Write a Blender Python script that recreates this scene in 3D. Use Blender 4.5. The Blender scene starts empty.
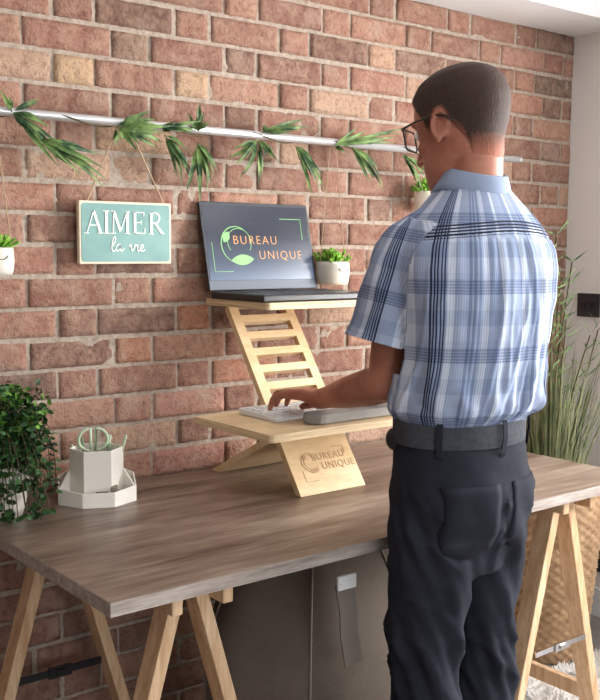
import bpy, bmesh, math, random
from mathutils import Vector, Matrix, noise
random.seed(7)
PI = math.pi
C = bpy.context.scene.collection
V = Vector

# ------------------------------------------------------------------ camera model
FPX, YAW, PITCH, ROLL = 989.7, .6721, .1030, .0072
CK = .079                                             # one brick course
CAM = V((-15.573*CK, -29.558*CK, 1.38))
Z0 = 1.38 + 7.0245*CK
_R = V((math.cos(YAW), -math.sin(YAW), 0)); _F = V((math.sin(YAW), math.cos(YAW), 0)); _U = V((0, 0, 1))
_F2 = _F*math.cos(PITCH) - _U*math.sin(PITCH); _U2 = _F*math.sin(PITCH) + _U*math.cos(PITCH)
def ray(px, py):
    x, y = px-300, py-350; c, s = math.cos(ROLL), math.sin(ROLL)
    x, y = c*x+s*y, -s*x+c*y
    return _F2 + _R*(x/FPX) - _U2*(y/FPX)
def at(px, py, x=None, y=None, z=None, d=None):       # a point of the place seen along that direction
    r = ray(px, py)
    if d is not None: return CAM + r*d
    t = (x-CAM.x)/r.x if x is not None else (y-CAM.y)/r.y if y is not None else (z-CAM.z)/r.z
    return CAM + r*t

# ------------------------------------------------------------------ materials
def srgb(r, g, b):
    f = lambda c: (c/255/12.92) if c/255 <= .04045 else ((c/255+.055)/1.055)**2.4
    return (f(r), f(g), f(b), 1)
def mat(name, col=(200,200,200), rough=.6, metal=0, spec=.5, emit=None, estr=1):
    m = bpy.data.materials.new(name); m.use_nodes = True
    b = m.node_tree.nodes['Principled BSDF']
    b.inputs['Base Color'].default_value = srgb(*col)
    b.inputs['Roughness'].default_value = rough; b.inputs['Metallic'].default_value = metal
    b.inputs['Specular IOR Level'].default_value = spec
    if emit: b.inputs['Emission Color'].default_value = srgb(*emit); b.inputs['Emission Strength'].default_value = estr
    return m
class NT:
    def __init__(s, m): s.m = m; s.t = m.node_tree; s.b = s.t.nodes['Principled BSDF']
    def n(s, typ, **k):
        n = s.t.nodes.new(typ)
        for a, v in k.items(): setattr(n, a, v)
        return n
    def l(s, a, b): s.t.links.new(a, b)
    def math(s, op, a, b=None, c=None):
        n = s.n('ShaderNodeMath', operation=op)
        for i, v in enumerate((a, b, c)):
            if v is None: continue
            if isinstance(v, (int, float)): n.inputs[i].default_value = v
            else: s.l(v, n.inputs[i])
        return n.outputs[0]
    def coord(s, scale=(1,1,1), which='Object'):
        t = s.n('ShaderNodeTexCoord'); m = s.n('ShaderNodeMapping'); m.inputs['Scale'].default_value = scale
        s.l(t.outputs[which], m.inputs[0]); return m.outputs[0]
    def noise(s, vec, scale, detail=4, rough=.6):
        n = s.n('ShaderNodeTexNoise'); n.inputs['Scale'].default_value = scale
        n.inputs['Detail'].default_value = detail; n.inputs['Roughness'].default_value = rough
        if vec is not None: s.l(vec, n.inputs['Vector'])
        return n.outputs['Fac']
    def ramp(s, fac, stops, interp='LINEAR'):
        r = s.n('ShaderNodeValToRGB'); cr = r.color_ramp; cr.interpolation = interp
        while len(cr.elements) < len(stops): cr.elements.new(0.5)
        for e, (p, c) in zip(cr.elements, stops): e.position = p; e.color = c if len(c) == 4 else (*c, 1)
        s.l(fac, r.inputs[0]); return r.outputs[0]
    def mix(s, fac, a, b, bt='MIX'):
        n = s.n('ShaderNodeMix', data_type='RGBA', blend_type=bt)
        for i, v in ((0, fac), (6, a), (7, b)):
            if isinstance(v, (int, float)): n.inputs[i].default_value = v
            elif isinstance(v, tuple): n.inputs[i].default_value = v
            else: s.l(v, n.inputs[i])
        return n.outputs[2]
    def color(s, c): s.l(c, s.b.inputs['Base Color'])
    def bump(s, h, strength=.3, dist=.005):
        n = s.n('ShaderNodeBump'); n.inputs['Strength'].default_value = strength; n.inputs['Distance'].default_value = dist
        s.l(h, n.inputs['Height']); s.l(n.outputs[0], s.b.inputs['Normal'])

M = {}
# painted plaster
def plaster(name, col):
    m = mat(name, col, .85, spec=.2); t = NT(m); v = t.coord()
    t.color(t.mix(t.math('MULTIPLY', t.noise(v, 3), .25), srgb(*col), srgb(*[c*.93 for c in col])))
    t.bump(t.noise(v, 220, 3), .12, .002); return m
M['plaster'] = plaster('wall_paint', (226, 222, 218)); M['plaster2'] = plaster('darkened_wall_paint', (128, 120, 112)); M['ceil'] = plaster('ceiling_paint', (236, 236, 236))  # second paint: unseen left and front walls, darkened to cut bounce light
M['trimw'] = mat('white_trim_paint', (238, 238, 236), .45)
# brick: colour per brick from an attribute, weathering from noise
m = mat('old_red_brick', (165,110,95), .9, spec=.15); t = NT(m); v = t.coord()
a = t.n('ShaderNodeAttribute', attribute_name='brick'); col = a.outputs['Color']
n1 = t.noise(v, 22, 6, .7); n2 = t.noise(v, 70, 5, .75); n3 = t.noise(v, 9, 3)
col = t.mix(t.ramp(n1, [(.32, (0,0,0)), (.66, (.85,.85,.85))]), col, t.mix(.6, col, srgb(206,174,150)))
col = t.mix(t.ramp(n2, [(.36, (.8,.8,.8)), (.5, (0,0,0))]), col, t.mix(.5, col, srgb(84,56,50)))
col = t.mix(t.ramp(n3, [(.55, (0,0,0)), (.75, (.5,.5,.5))]), col, srgb(196,176,158))
vor = t.n('ShaderNodeTexVoronoi'); vor.inputs['Scale'].default_value = 55; t.l(v, vor.inputs['Vector'])
pits = t.ramp(vor.outputs['Distance'], [(.0, (1,1,1)), (.16, (0,0,0))])
col = t.mix(t.math('MULTIPLY', pits, t.ramp(n3, [(.45, (0,0,0)), (.6, (.7,.7,.7))])), col, srgb(92,62,54))
t.color(col)
t.bump(t.math('ADD', t.math('MULTIPLY', n2, 1.0), t.math('MULTIPLY', n1, .9)), 1.0, .010); M['brick'] = m
m = mat('lime_mortar', (186,172,156), .95, spec=.1); t = NT(m); v = t.coord()
n1 = t.noise(v, 60, 5, .7)
t.color(t.ramp(n1, [(.3, srgb(142,126,112)), (.5, srgb(172,157,143)), (.72, srgb(192,180,168))]))
t.bump(n1, .7, .006); M['mortar'] = m
# desk laminate
def wood(name, stops, sc=(1,1,1), rough=.45, nscale=6, bump=.06):
    m = mat(name, (150,130,115), rough, spec=.35); t = NT(m); v = t.coord(sc)
    n1 = t.noise(v, nscale, 6, .65); n2 = t.noise(v, nscale*5, 4, .6)
    f = t.math('ADD', t.math('MULTIPLY', n1, .72), t.math('MULTIPLY', n2, .28))
    t.color(t.ramp(f, stops)); t.bump(n2, bump, .002); return m
M['desk'] = wood('grey_oak_laminate', [(.36, srgb(88,72,62)), (.46, srgb(122,103,90)), (.54, srgb(142,124,110)), (.64, srgb(172,155,140))], (.8, 6, 6), .34, 2.3, .08)
M['deskedge'] = wood('grey_oak_edging', [(.36, srgb(128,116,108)), (.5, srgb(158,147,139)), (.64, srgb(184,174,166))], (1.6, 20, 20), .45, 3.5)
M['pine'] = wood('planed_pine', [(.36, srgb(188,146,108)), (.5, srgb(214,178,140)), (.64, srgb(232,202,168))], (9, 9, .9), .5, 4)
M['ply'] = wood('birch_plywood', [(.36, srgb(214,182,138)), (.5, srgb(228,200,158)), (.64, srgb(238,214,176))], (2.5, 9, 9), .38, 2.2, .03)
M['plyedge'] = wood('plywood_edge', [(.36, srgb(176,140,100)), (.5, srgb(222,196,156)), (.64, srgb(236,214,180))], (1, 1, 55), .5, 4)
M['engrave'] = mat('laser_engraving', (196,160,120), .7)
M['chrome'] = mat('brushed_steel', (214,214,218), .22, 1)
M['rodm'] = mat('satin_rod', (214,214,216), .28, .6)
M['blackp'] = mat('black_plastic', (24,24,27), .32)
M['darkmetal'] = mat('dark_grey_lid', (58,60,66), .35, .3)
M['silver'] = mat('silver_bezel', (92,98,108), .5, .3)
M['key'] = mat('white_keycap', (226,226,226), .5); M['keyd'] = mat('dark_keycap', (34,34,38), .5)
M['grey_felt'] = mat('grey_felt', (150,146,142), .85)
M['orange'] = mat('orange_print', (226,160,84), .5, emit=(226,160,84), estr=.2)
M['green_print'] = mat('green_print', (128,186,112), .5, emit=(128,186,112), estr=.18)
M['ceramic'] = mat('white_ceramic', (228,222,210), .4)
M['organ'] = mat('white_cardboard', (232,226,216), .6)
M['soil'] = mat('dark_soil', (52,40,30), .95)
M['twine'] = mat('natural_twine', (190,164,134), .9)
def leafmat(name, c1, c2, sc=14):
    m = mat(name, c1, .5, spec=.3); t = NT(m); v = t.coord()
    t.color(t.ramp(t.noise(v, sc, 3), [(.38, srgb(*c1)), (.62, srgb(*c2))]))
    return m
M['leafg'] = leafmat('bamboo_leaf', (30,64,32), (122,150,84), 20)
M['leafs'] = leafmat('bright_succulent_leaf', (70,128,34), (152,204,74), 40)
M['leafd'] = leafmat('ivy_leaf', (18,44,24), (58,98,46), 26)
M['leafl'] = leafmat('young_ivy_leaf', (70,120,40), (120,168,70), 26)
M['grass'] = leafmat('dry_grass_blade', (92,106,72), (150,152,112), 8)
M['stem'] = mat('brown_stem', (84,70,44), .8)
M['teal'] = leafmat('teal_paint', (118,156,152), (130,168,163), 9)
M['signedge'] = mat('cream_edge_paint', (226,212,190), .7); M['signw'] = mat('white_lettering', (244,244,238), .6)
def fabric(name, c1, c2, sc=300, bs=.25):
    m = mat(name, c1, .9, spec=.1); t = NT(m); v = t.coord()
    n = t.noise(v, sc, 3); n2 = t.noise(v, 5, 4)
    t.color(t.ramp(t.math('ADD', t.math('MULTIPLY', n, .5), t.math('MULTIPLY', n2, .5)), [(.35, srgb(*c1)), (.65, srgb(*c2))]))
    t.bump(n, bs, .002); return m
M['bag'] = fabric('taupe_canvas', (96,86,78), (118,107,98)); M['bagseam'] = mat('canvas_piping', (122,112,104), .9)
M['denim'] = fabric('black_denim', (32,34,41), (50,52,61), 500, .2)
M['belt'] = fabric('grey_leather_belt', (56,58,63), (76,78,84), 90, .15)
M['rug'] = fabric('cream_shag_pile', (236,232,228), (250,248,245), 60, .4)
m = mat('wicker_weave', (176,142,108), .75); t = NT(m); v = t.coord()
t.color(t.ramp(t.noise(v, 25, 3), [(.35, srgb(166,132,98)), (.65, srgb(196,162,126))])); M['wicker'] = m
M['wickerin'] = mat('dark_basket_lining', (74,54,38), .9)
m = mat('grey_floor_tile', (150,150,150), .5); t = NT(m); v = t.coord()
t.color(t.ramp(t.noise(v, 3, 5), [(.35, srgb(126,122,118)), (.65, srgb(146,142,138))])); M['floor'] = m
# skin, hair, shirt
m = mat('skin', (190,130,108), .5, spec=.35); t = NT(m); v = t.coord()
t.color(t.ramp(t.noise(v, 12, 4), [(.35, srgb(152,92,74)), (.65, srgb(184,124,102))]))
t.bump(t.noise(v, 260, 3), .12, .002); t.b.inputs['Subsurface Weight'].default_value = .08
t.b.inputs['Subsurface Radius'].default_value = (.012,.005,.003); M['skin'] = m
m = mat('short_brown_hair', (62,46,40), .75, spec=.25); t = NT(m); v = t.coord((1,1,.35))
a = t.n('ShaderNodeAttribute', attribute_name='fade')
n = t.noise(v, 260, 3, .7); n2 = t.noise(v, 30, 3)
hc = t.ramp(n, [(.3, srgb(32,24,22)), (.7, srgb(70,54,47))])
sk = srgb(168,108,88)
fac = t.math('MINIMUM', t.math('MAXIMUM', t.math('ADD', a.outputs['Fac'], t.math('MULTIPLY', t.math('SUBTRACT', n, .5), .9)), 0), 1)
t.color(t.mix(fac, sk, hc)); t.bump(n, .5, .003); M['hair'] = m
m = mat('blue_plaid_cotton', (150,170,200), .85, spec=.15); t = NT(m)
au = t.n('ShaderNodeAttribute', attribute_name='pu').outputs['Fac']; av = t.n('ShaderNodeAttribute', attribute_name='pv').outputs['Fac']
fu = t.math('FRACT', t.math('DIVIDE', au, .36)); fv = t.math('FRACT', t.math('DIVIDE', av, .135))
W, B1, B2, NV, G1 = srgb(190,197,210), srgb(146,157,180), srgb(124,137,162), srgb(40,43,58), srgb(160,170,190)
def lines(p0, p1, n, dark, light):
    o = []
    for i in range(n):
        w = (p1-p0)/n; o += [(p0+i*w, dark), (p0+(i+.5)*w, light)]
    return o
LB = srgb(206,213,224)
su = lines(0, .085, 5, NV, B1) + [(.085, LB), (.125, G1)] + lines(.20, .29, 3, B2, G1) + [(.29, W), (.33, B1), (.42, LB), (.45, G1), (.56, B1), (.62, LB), (.65, G1)] + lines(.74, .82, 2, B2, G1) + [(.82, LB), (.90, G1)]
sv = [(0, srgb(250,250,255)), (.22, srgb(226,231,240)), (.45, srgb(246,248,252))] + lines(.68, .90, 5, srgb(176,182,198), srgb(214,218,228)) + [(.90, srgb(240,243,250))]
pl = t.mix(1.0, t.ramp(fu, su, 'CONSTANT'), t.ramp(fv, sv, 'CONSTANT'), 'MULTIPLY')
fine = t.math('GREATER_THAN', t.math('FRACT', t.math('DIVIDE', au, .0052)), .62)
pl = t.mix(t.math('MULTIPLY', fine, .28), pl, srgb(84,104,146))
yk = t.n('ShaderNodeAttribute', attribute_name='yoke').outputs['Fac']
yl = t.math('MULTIPLY', t.math('LESS_THAN', t.math('ABSOLUTE', yk), 1.0), t.math('GREATER_THAN', t.math('FRACT', t.math('MULTIPLY', yk, 2.2)), .45))
pl = t.mix(yl, pl, NV)
t.color(pl); v = t.coord(); t.bump(t.noise(v, 40, 4), .15, .004); M['shirt'] = m

# ------------------------------------------------------------------ mesh helpers
class MB:
    def __init__(s): s.v = []; s.f = []; s.mi = []; s.attr = {}; s.uv = None
    def add(s, vs, fs, mi=0):
        o = len(s.v); s.v += [tuple(p) for p in vs]; s.f += [tuple(i+o for i in f) for f in fs]; s.mi += [mi]*len(fs); return o
    def box(s, lo, hi, mi=0, M4=None):
        x0,y0,z0 = lo; x1,y1,z1 = hi
        vs = [V(p) for p in ((x0,y0,z0),(x1,y0,z0),(x1,y1,z0),(x0,y1,z0),(x0,y0,z1),(x1,y0,z1),(x1,y1,z1),(x0,y1,z1))]
        if M4 is not None: vs = [M4 @ p for p in vs]
        s.add(vs, [(3,2,1,0),(4,5,6,7),(0,1,5,4),(1,2,6,5),(2,3,7,6),(3,0,4,7)], mi)
    def prism(s, poly, M4, h0, h1, mi=0):             # 2-D outline (counter-clockwise) extruded in local z
        n = len(poly)
        vs = [M4 @ V((x,y,h0)) for x,y in poly] + [M4 @ V((x,y,h1)) for x,y in poly]
        fs = [tuple(range(n-1,-1,-1)), tuple(range(n,2*n))] + [(i,(i+1)%n,n+(i+1)%n,n+i) for i in range(n)]
        s.add(vs, fs, mi)
    def loft(s, rings, cap=True, mi=0, closed=True):  # rings: lists of points, same count
        n = len(rings[0]); vs = [p for r in rings for p in r]; fs = []
        for k in range(len(rings)-1):
            for i in range(n if closed else n-1):
                j = (i+1) % n; fs.append((k*n+i, k*n+j, (k+1)*n+j, (k+1)*n+i))
        if cap and closed: fs += [tuple(range(n-1,-1,-1)), tuple((len(rings)-1)*n+i for i in range(n))]
        return s.add(vs, fs, mi)
    def tube(s, pts, rad, n=10, mi=0, flat=1.0, up=None):
        pts = [V(p) for p in pts]; rings = []
        if isinstance(rad, (int, float)): rad = [rad]*len(pts)
        prev = V(up) if up is not None else None
        for i, p in enumerate(pts):
            d = (pts[min(i+1,len(pts)-1)] - pts[max(i-1,0)]).normalized()
            if prev is None: prev = V((0,0,1)) if abs(d.z) < .9 else V((1,0,0))
            a = (prev - d*prev.dot(d)); a = a.normalized() if a.length > 1e-6 else d.orthogonal().normalized()
            b = d.cross(a); prev = a
            rings.append([p + (a*math.cos(q)*flat + b*math.sin(q))*rad[i] for q in (2*PI*k/n for k in range(n))])
        s.loft(rings, True, mi)
    def capsule(s, pts, rad, n=12, flat=1.0, up=None):    # rounded ends
        pts = [V(p) for p in pts]; P2 = []; R2 = []
        d0 = (pts[0]-pts[1]).normalized(); d1 = (pts[-1]-pts[-2]).normalized()
        for q in (.97, .75, .42): P2.append(pts[0]+d0*rad[0]*q); R2.append(rad[0]*math.sqrt(1-q*q))
        P2 += pts; R2 += list(rad)
        for q in (.42, .75, .97): P2.append(pts[-1]+d1*rad[-1]*q); R2.append(rad[-1]*math.sqrt(1-q*q))
        s.tube(P2, R2, n, 0, flat, up)
    def ball(s, c, r, n=16, m=10, M3=None):
        rings = []
        for k in range(1, m):
            th = PI*k/m
            rings.append([V(c) + ((M3 if M3 else Matrix.Identity(3)) @ V((r[0]*math.sin(th)*math.cos(2*PI*i/n), r[1]*math.sin(th)*math.sin(2*PI*i/n), -r[2]*math.cos(th)))) for i in range(n)])
        s.loft(rings, True)
    def build(s, name, mats, parent=None, smooth=False, bevel=0):
        me = bpy.data.meshes.new(name); me.from_pydata(s.v, [], s.f)
        if not isinstance(mats, (list, tuple)): mats = [mats]
        for mm in mats: me.materials.append(M[mm] if isinstance(mm, str) else mm)
        me.polygons.foreach_set('material_index', s.mi)
        if smooth: me.polygons.foreach_set('use_smooth', [True]*len(me.polygons))
        for k, vals in s.attr.items():
            if k == 'brick':
                a = me.color_attributes.new(name=k, type='FLOAT_COLOR', domain='POINT'); a.data.foreach_set('color', [c for x in vals for c in x])
            else:
                a = me.attributes.new(name=k, type='FLOAT', domain='POINT'); a.data.foreach_set('value', vals)
        me.update(); o = bpy.data.objects.new(name, me); C.objects.link(o)
        if parent: o.parent = parent; o.matrix_parent_inverse = parent.matrix_basis.inverted()
        if bevel:
            b = o.modifiers.new('bevel', 'BEVEL'); b.width = bevel; b.segments = 2; b.limit_method = 'ANGLE'; b.angle_limit = math.radians(40)
        return o
def tag(o, label=None, cat=None, group=None, kind=None):
    if label: o['label'] = label
    if cat: o['category'] = cat
    if group: o['group'] = group
    if kind: o['kind'] = kind
    return o
def thing(name, loc, label, cat, group=None):
    o = bpy.data.objects.new(name, None); o.empty_display_size = .05; o.location = loc; C.objects.link(o)
    return tag(o, label, cat, group)
def remesh(o, voxel, smooth_it=4, fac=.5):
    r = o.modifiers.new('r', 'REMESH'); r.mode = 'VOXEL'; r.voxel_size = voxel; r.use_smooth_shade = True
    if smooth_it: s = o.modifiers.new('s', 'SMOOTH'); s.iterations = smooth_it; s.factor = fac
    dg = bpy.context.evaluated_depsgraph_get(); dg.update()
    me = bpy.data.meshes.new_from_object(o.evaluated_get(dg)); mats = list(o.data.materials)
    o.modifiers.clear(); old = o.data; o.data = me; me.name = old.name
    if not me.materials:
        for mm in mats: me.materials.append(mm)
    for p in me.polygons: p.use_smooth = True
    return o
def text_mb(s, size, M4, depth, mb=None, align='LEFT', spacing=1.0, bold=0):
    cu = bpy.data.curves.new('txt', 'FONT'); cu.body = s; cu.size = size; cu.extrude = depth/2; cu.align_x = align
    cu.space_character = spacing; cu.offset = bold; cu.resolution_u = 4
    o = bpy.data.objects.new('txt', cu); C.objects.link(o)
    dg = bpy.context.evaluated_depsgraph_get(); dg.update(); me = bpy.data.meshes.new_from_object(o.evaluated_get(dg))
    mb = mb or MB(); mb.add([M4 @ v.co for v in me.vertices], [tuple(p.vertices) for p in me.polygons])
    bpy.data.objects.remove(o); bpy.data.curves.remove(cu); bpy.data.meshes.remove(me); return mb
def frame(o, x, y, z):
    m = Matrix.Identity(4)
    for i, a in enumerate((x, y, z)): m[0][i], m[1][i], m[2][i] = a
    m[0][3], m[1][3], m[2][3] = o; return m
def stroke(mb, pts, w, M4, h0, h1, closed=False):     # flat ribbon following a 2-D line
    n = len(pts)
    L = []; R = []
    for i in range(n):
        a = V(pts[max(i-1,0)]); b = V(pts[min(i+1,n-1)]); d = (b-a).normalized(); nn = V((-d.y, d.x))
        ww = w[i] if isinstance(w, (list,tuple)) else w
        L.append(V(pts[i])+nn*ww/2); R.append(V(pts[i])-nn*ww/2)
    for i in range(n-1): mb.prism([tuple(R[i]), tuple(R[i+1]), tuple(L[i+1]), tuple(L[i])], M4, h0, h1)
def arc(cx, cy, r, a0, a1, n=24): return [(cx+r*math.cos(math.radians(a0+(a1-a0)*i/n)), cy+r*math.sin(math.radians(a0+(a1-a0)*i/n))) for i in range(n+1)]

# ------------------------------------------------------------------ the room
XR, XL, YF, ZC, ZB = 1.92, -2.6, -4.4, 2.42, 2.168
def struct(mb, name, mats, **k): o = mb.build(name, mats, **k); o['kind'] = 'structure'; return o
# brick wall, Flemish bond
PB, HB, AB = 4.4218*CK, 1.4218*CK, 2.3956*CK
mb = MB(); rnd = random.Random(11)
mb.box((XL, 0, 0), (XR, .2, ZB+.25), 1)
mcol = []
base_cols = [(164,112,96), (154,102,88), (172,118,100), (148,98,86), (178,128,108), (140,94,82), (168,114,98), (158,110,96)]
special = [((130,15),(112,76,68)), ((128,48),(134,104,90)), ((70,80),(206,168,130)), ((192,80),(204,166,132)), ((340,48),(120,82,74)),
    ((380,50),(200,156,128)), ((62,325),(140,98,86)), ((140,318),(118,84,76)), ((60,352),(130,92,82)), ((30,378),(112,80,72)), ((190,313),(186,116,84)),
    ((550,88),(112,92,82)), ((555,45),(130,98,88)), ((545,150),(150,120,110)), ((155,260),(120,86,78)), ((60,230),(140,96,84)), ((133,130),(200,160,130)),
    ((222,205),(190,132,110)), ((330,318),(196,160,136)), ((140,350),(176,112,86)), ((170,230),(136,94,82)), ((250,230),(120,84,76)), ((30,340),(186,110,90)),
    ((65,345),(128,90,80)), ((215,375),(186,124,100)), ((175,455),(184,124,112)), ((195,410),(196,140,126)), ((75,55),(176,100,84)), ((550,230),(150,112,104)), ((508,60),(186,132,116))]
spec = [(at(px,py,y=0), c) for (px,py), c in special]
verts_attr = [(0,0,0,1)]*8
for k in range(-4, 25):
    zt = Z0-k*CK; zb = zt-CK
    if zb < 0: zb = 0.0
    if zt > ZB+.12: continue
    even = (k % 2 == 0); off = 0 if even else AB
    i0 = int((XL-off)/PB)-1
    for i in range(i0, i0+16):
        for (s, e) in ((off+i*PB, off+i*PB+HB), (off+i*PB+HB, off+(i+1)*PB)):
            s = max(s, XL); e = min(e, XR+.001)
            if e-s < .03: continue
            g = .0046; jx = rnd.uniform(-.003,.003)
            x0, x1, z0, z1 = s+g+jx*(s > XL), e-g+rnd.uniform(-.003,.003)*(e < XR), zb+g+rnd.uniform(-.0015,.002), zt-g+rnd.uniform(-.002,.0015)
            c = V(rnd.choice(base_cols))*rnd.uniform(.92, 1.06)
            if rnd.random() < .07: c = V((130,94,84))*rnd.uniform(.9,1.1)
            elif rnd.random() < .07: c = V((192,154,130))
            for p, cc in spec:
                if x0 <= p.x <= x1 and z0 <= p.z <= z1: c = V(cc)
            gm = (c.x+c.y+c.z)/3; c = c.lerp(V((gm*1.03, gm, gm*.98)), .12); cl = srgb(*c)
            nx = max(5, int((x1-x0)/.012)); nz = 7; eu = .0016/(x1-x0); ew = .0016/(z1-z0); depth = rnd.uniform(.002, .008); ph = rnd.uniform(0, 50); tilt = rnd.uniform(-.003,.003)
            vs = []; fs = []
            for b in range(nz+1):
                for a_ in range(nx+1):
                    u = 0 if a_ == 0 else 1 if a_ == nx else eu+(1-2*eu)*(a_-1)/(nx-2); w = 0 if b == 0 else 1 if b == nz else ew+(1-2*ew)*(b-1)/(nz-2)
                    x = x0+(x1-x0)*u; z = z0+(z1-z0)*w
                    ed = min(u*(x1-x0), (1-u)*(x1-x0), w*(z1-z0), (1-w)*(z1-z0))
                    nn = noise.noise(V((x*28, ph, z*28))); n2 = noise.noise(V((x*90, ph+9, z*90)))
                    if a_ in (0, nx): x += .0045*noise.noise(V((z*75, ph, 1)))
                    if b in (0, nz): z += .0042*noise.noise(V((x*55, ph, 5))) - (.0016 if b == nz else -.0016)*(a_ in (0,nx))
                    y = -(depth + tilt*(u-.5)) + .0042*nn + .0022*n2
                    if ed < 1e-6: y = .004
                    elif a_ in (1, nx-1) or b in (1, nz-1): y += .0012
                    vs.append((x, y, z))
            for b in range(nz):
                for a_ in range(nx):
                    q = b*(nx+1)+a_; fs.append((q, q+1, q+nx+2, q+nx+1))
            mb.add(vs, fs, 0); verts_attr += [cl]*len(vs)
mb.attr['brick'] = verts_attr
struct(mb, 'wall_back', ['brick', 'mortar'], smooth=False)
for p in bpy.data.objects['wall_back'].data.polygons: p.use_smooth = p.material_index == 0
# right wall with a wide window, left wall, front wall with a window
WY0, WY1, WZ1 = -2.45, -.95, 2.1
mb = MB(); mb.box((XR, WY1, 0), (XR+.2, .2, 2.7)); mb.box((XR, YF-.2, 0), (XR+.2, WY0, 2.7)); mb.box((XR, WY0, WZ1), (XR+.2, WY1, 2.7)); mb.box((XR, WY0, 0), (XR+.2, WY1, .85))
struct(mb, 'wall_right', 'plaster')
mb = MB(); mb.box((XL-.2, YF-.2, 0), (XL, .2, 2.7)); struct(mb, 'wall_left', 'plaster2')
FX0, FX1, FZ0, FZ1 = -1.6, 1.0, .9, 2.1
mb = MB(); mb.box((XL, YF-.2, 0), (FX0, YF, 2.7)); mb.box((FX1, YF-.2, 0), (XR, YF, 2.7)); mb.box((FX0, YF-.2, 0), (FX1, YF, FZ0)); mb.box((FX0, YF-.2, FZ1), (FX1, YF, 2.7))
struct(mb, 'wall_front', 'plaster2')
mb = MB(); mb.box((XL-.2, YF-.2, -.1), (XR+.2, .2, 0)); struct(mb, 'floor', 'floor')
mb = MB(); mb.box((XL-.2, YF-.2, ZC), (XR+.2, .2, ZC+.15)); struct(mb, 'ceiling', 'ceil')
mb = MB(); mb.box((XL, -.245, ZB), (XR, 0, ZC)); struct(mb, 'trim_1', 'ceil')         # lowered bulkhead above the bricks
mb = MB(); mb.box((XR-.014, WY1, 0), (XR, 0, .11)); struct(mb, 'baseboard_right', 'trimw', bevel=.003)
M['glass'] = mat('window_glass', (255,255,255), .02)
g = M['glass']; nt = g.node_tree; tr = nt.nodes.new('ShaderNodeBsdfTransparent'); gl = nt.nodes.new('ShaderNodeBsdfGlossy'); gl.inputs['Roughness'].default_value = .02
mx = nt.nodes.new('ShaderNodeMixShader'); mx.inputs[0].default_value = .06; nt.links.new(tr.outputs[0], mx.inputs[1]); nt.links.new(gl.outputs[0], mx.inputs[2]); nt.links.new(mx.outputs[0], nt.nodes['Material Output'].inputs[0])
def window(n, horiz, a0, a1, z0, z1, fixed, sash):
    f = MB()
    def bx(u0, u1, w0, w1, d=.03):
        if horiz: f.box((u0, fixed-d, w0), (u1, fixed+d, w1))
        else: f.box((fixed-d, u0, w0), (fixed+d, u1, w1))
    for u in [a0 + (a1-a0)*i/sash for i in range(sash+1)]: bx(max(a0, u-.04), min(a1, u+.04), z0, z1)
    bx(a0, a1, z0, z0+.06); bx(a0, a1, z1-.06, z1)
    o = f.build('window_%d' % n, 'trimw'); o['kind'] = 'structure'
    g = MB()
    if horiz: g.box((a0+.02, fixed-.004, z0+.02), (a1-.02, fixed+.004, z1-.02))
    else: g.box((fixed-.004, a0+.02, z0+.02), (fixed+.004, a1-.02, z1-.02))
    g.build('window_pane', 'glass', o)
window(1, False, WY0, WY1, .85, WZ1, XR+.1, 2)
window(2, True, FX0, FX1, FZ0, FZ1, YF-.1, 3)

# ------------------------------------------------------------------ desk on two trestles
DX0, DX1, DY0, DY1, DT = -.44, 1.20, -.812, -.012, .756
t = thing('desktop', (.38, -.41, DT-.027), 'long grey oak laminate desktop against the brick wall, resting on two pine trestles', 'desk')
mb = MB(); mb.box((DX0+.0012, DY0+.0012, DT-.0265), (DX1-.0012, DY1, DT)); mb.build('board', 'desk', t, bevel=.0008)
mb = MB(); mb.box((DX0, DY0, DT-.0268), (DX1, DY0+.0012, DT-.0006)); mb.box((DX0, DY0+.0012, DT-.0268), (DX0+.0012, DY1, DT-.0006)); mb.box((DX1-.0012, DY0+.0012, DT-.0268), (DX1, DY1, DT-.0006))
tag(mb.build('edge_band', 'deskedge', t), 'paler grey edge banding')
def beam(p0, p1, wx, wy, mbx=None, mi=0):             # rectangular bar: section wx along x, wy along y, ends level
    m_ = mbx or MB(); x0,y0,z0 = p0; x1,y1,z1 = p1
    vs = []
    for (x,y,z) in (p0, p1):
        vs += [(x-wx/2,y-wy/2,z),(x+wx/2,y-wy/2,z),(x+wx/2,y+wy/2,z),(x-wx/2,y+wy/2,z)]
    m_.add(vs, [(3,2,1,0),(4,5,6,7),(0,1,5,4),(1,2,6,5),(2,3,7,6),(3,0,4,7)], mi); return m_
def trestle(xc, label, strapmat, y0, y1, sp):
    t = thing('trestle', (xc, (y0+y1)/2, 0), label, 'trestle', None)
    zt = DT-.030
    for sx in (-1, 1):
        for y in (y0, y1):
            xt = xc+sx*.021; xb = xc+sx*(.021+sp*zt)
            beam((xb, y, 0), (xt, y, zt-.004), .030, .052).build('leg', 'pine', t, bevel=.002)
        xr = xc+sx*.058
        m_ = MB(); m_.box((xr-.012+.0*sx, y0-.075, zt-.042), (xr+.012, y1+.06, zt)); m_.build('top_rail', 'pine', t, bevel=.003)
        zz = .10; xs = xc+sx*(.021+sp*(zt-zz)); m_ = MB(); m_.box((xs-.011, y0+.02, zz-.022), (xs+.011, y1-.02, zz+.022)); m_.build('stretcher', 'pine', t, bevel=.002)
    return t
def strap(t, xc, y, z, sp, mats, w):
    zt = DT-.03; h = .021+sp*(zt-z)
    m_ = MB(); m_.box((xc-h+.02, y-.002, z-w/2-.004), (xc+h-.02, y+.002, z+w/2-.004)); s = m_.build('strap', mats, t)
    m_ = MB(); m_.box((xc-.03, y-.006, z-w*.75-.004), (xc+.03, y+.003, z+w*.75-.004)); m_.box((xc-.012, y-.010, z-w*.4-.004), (xc+.012, y-.004, z+w*.4-.004)); m_.build('buckle', 'chrome' if mats == 'chrome' else 'blackp', s)
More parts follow.
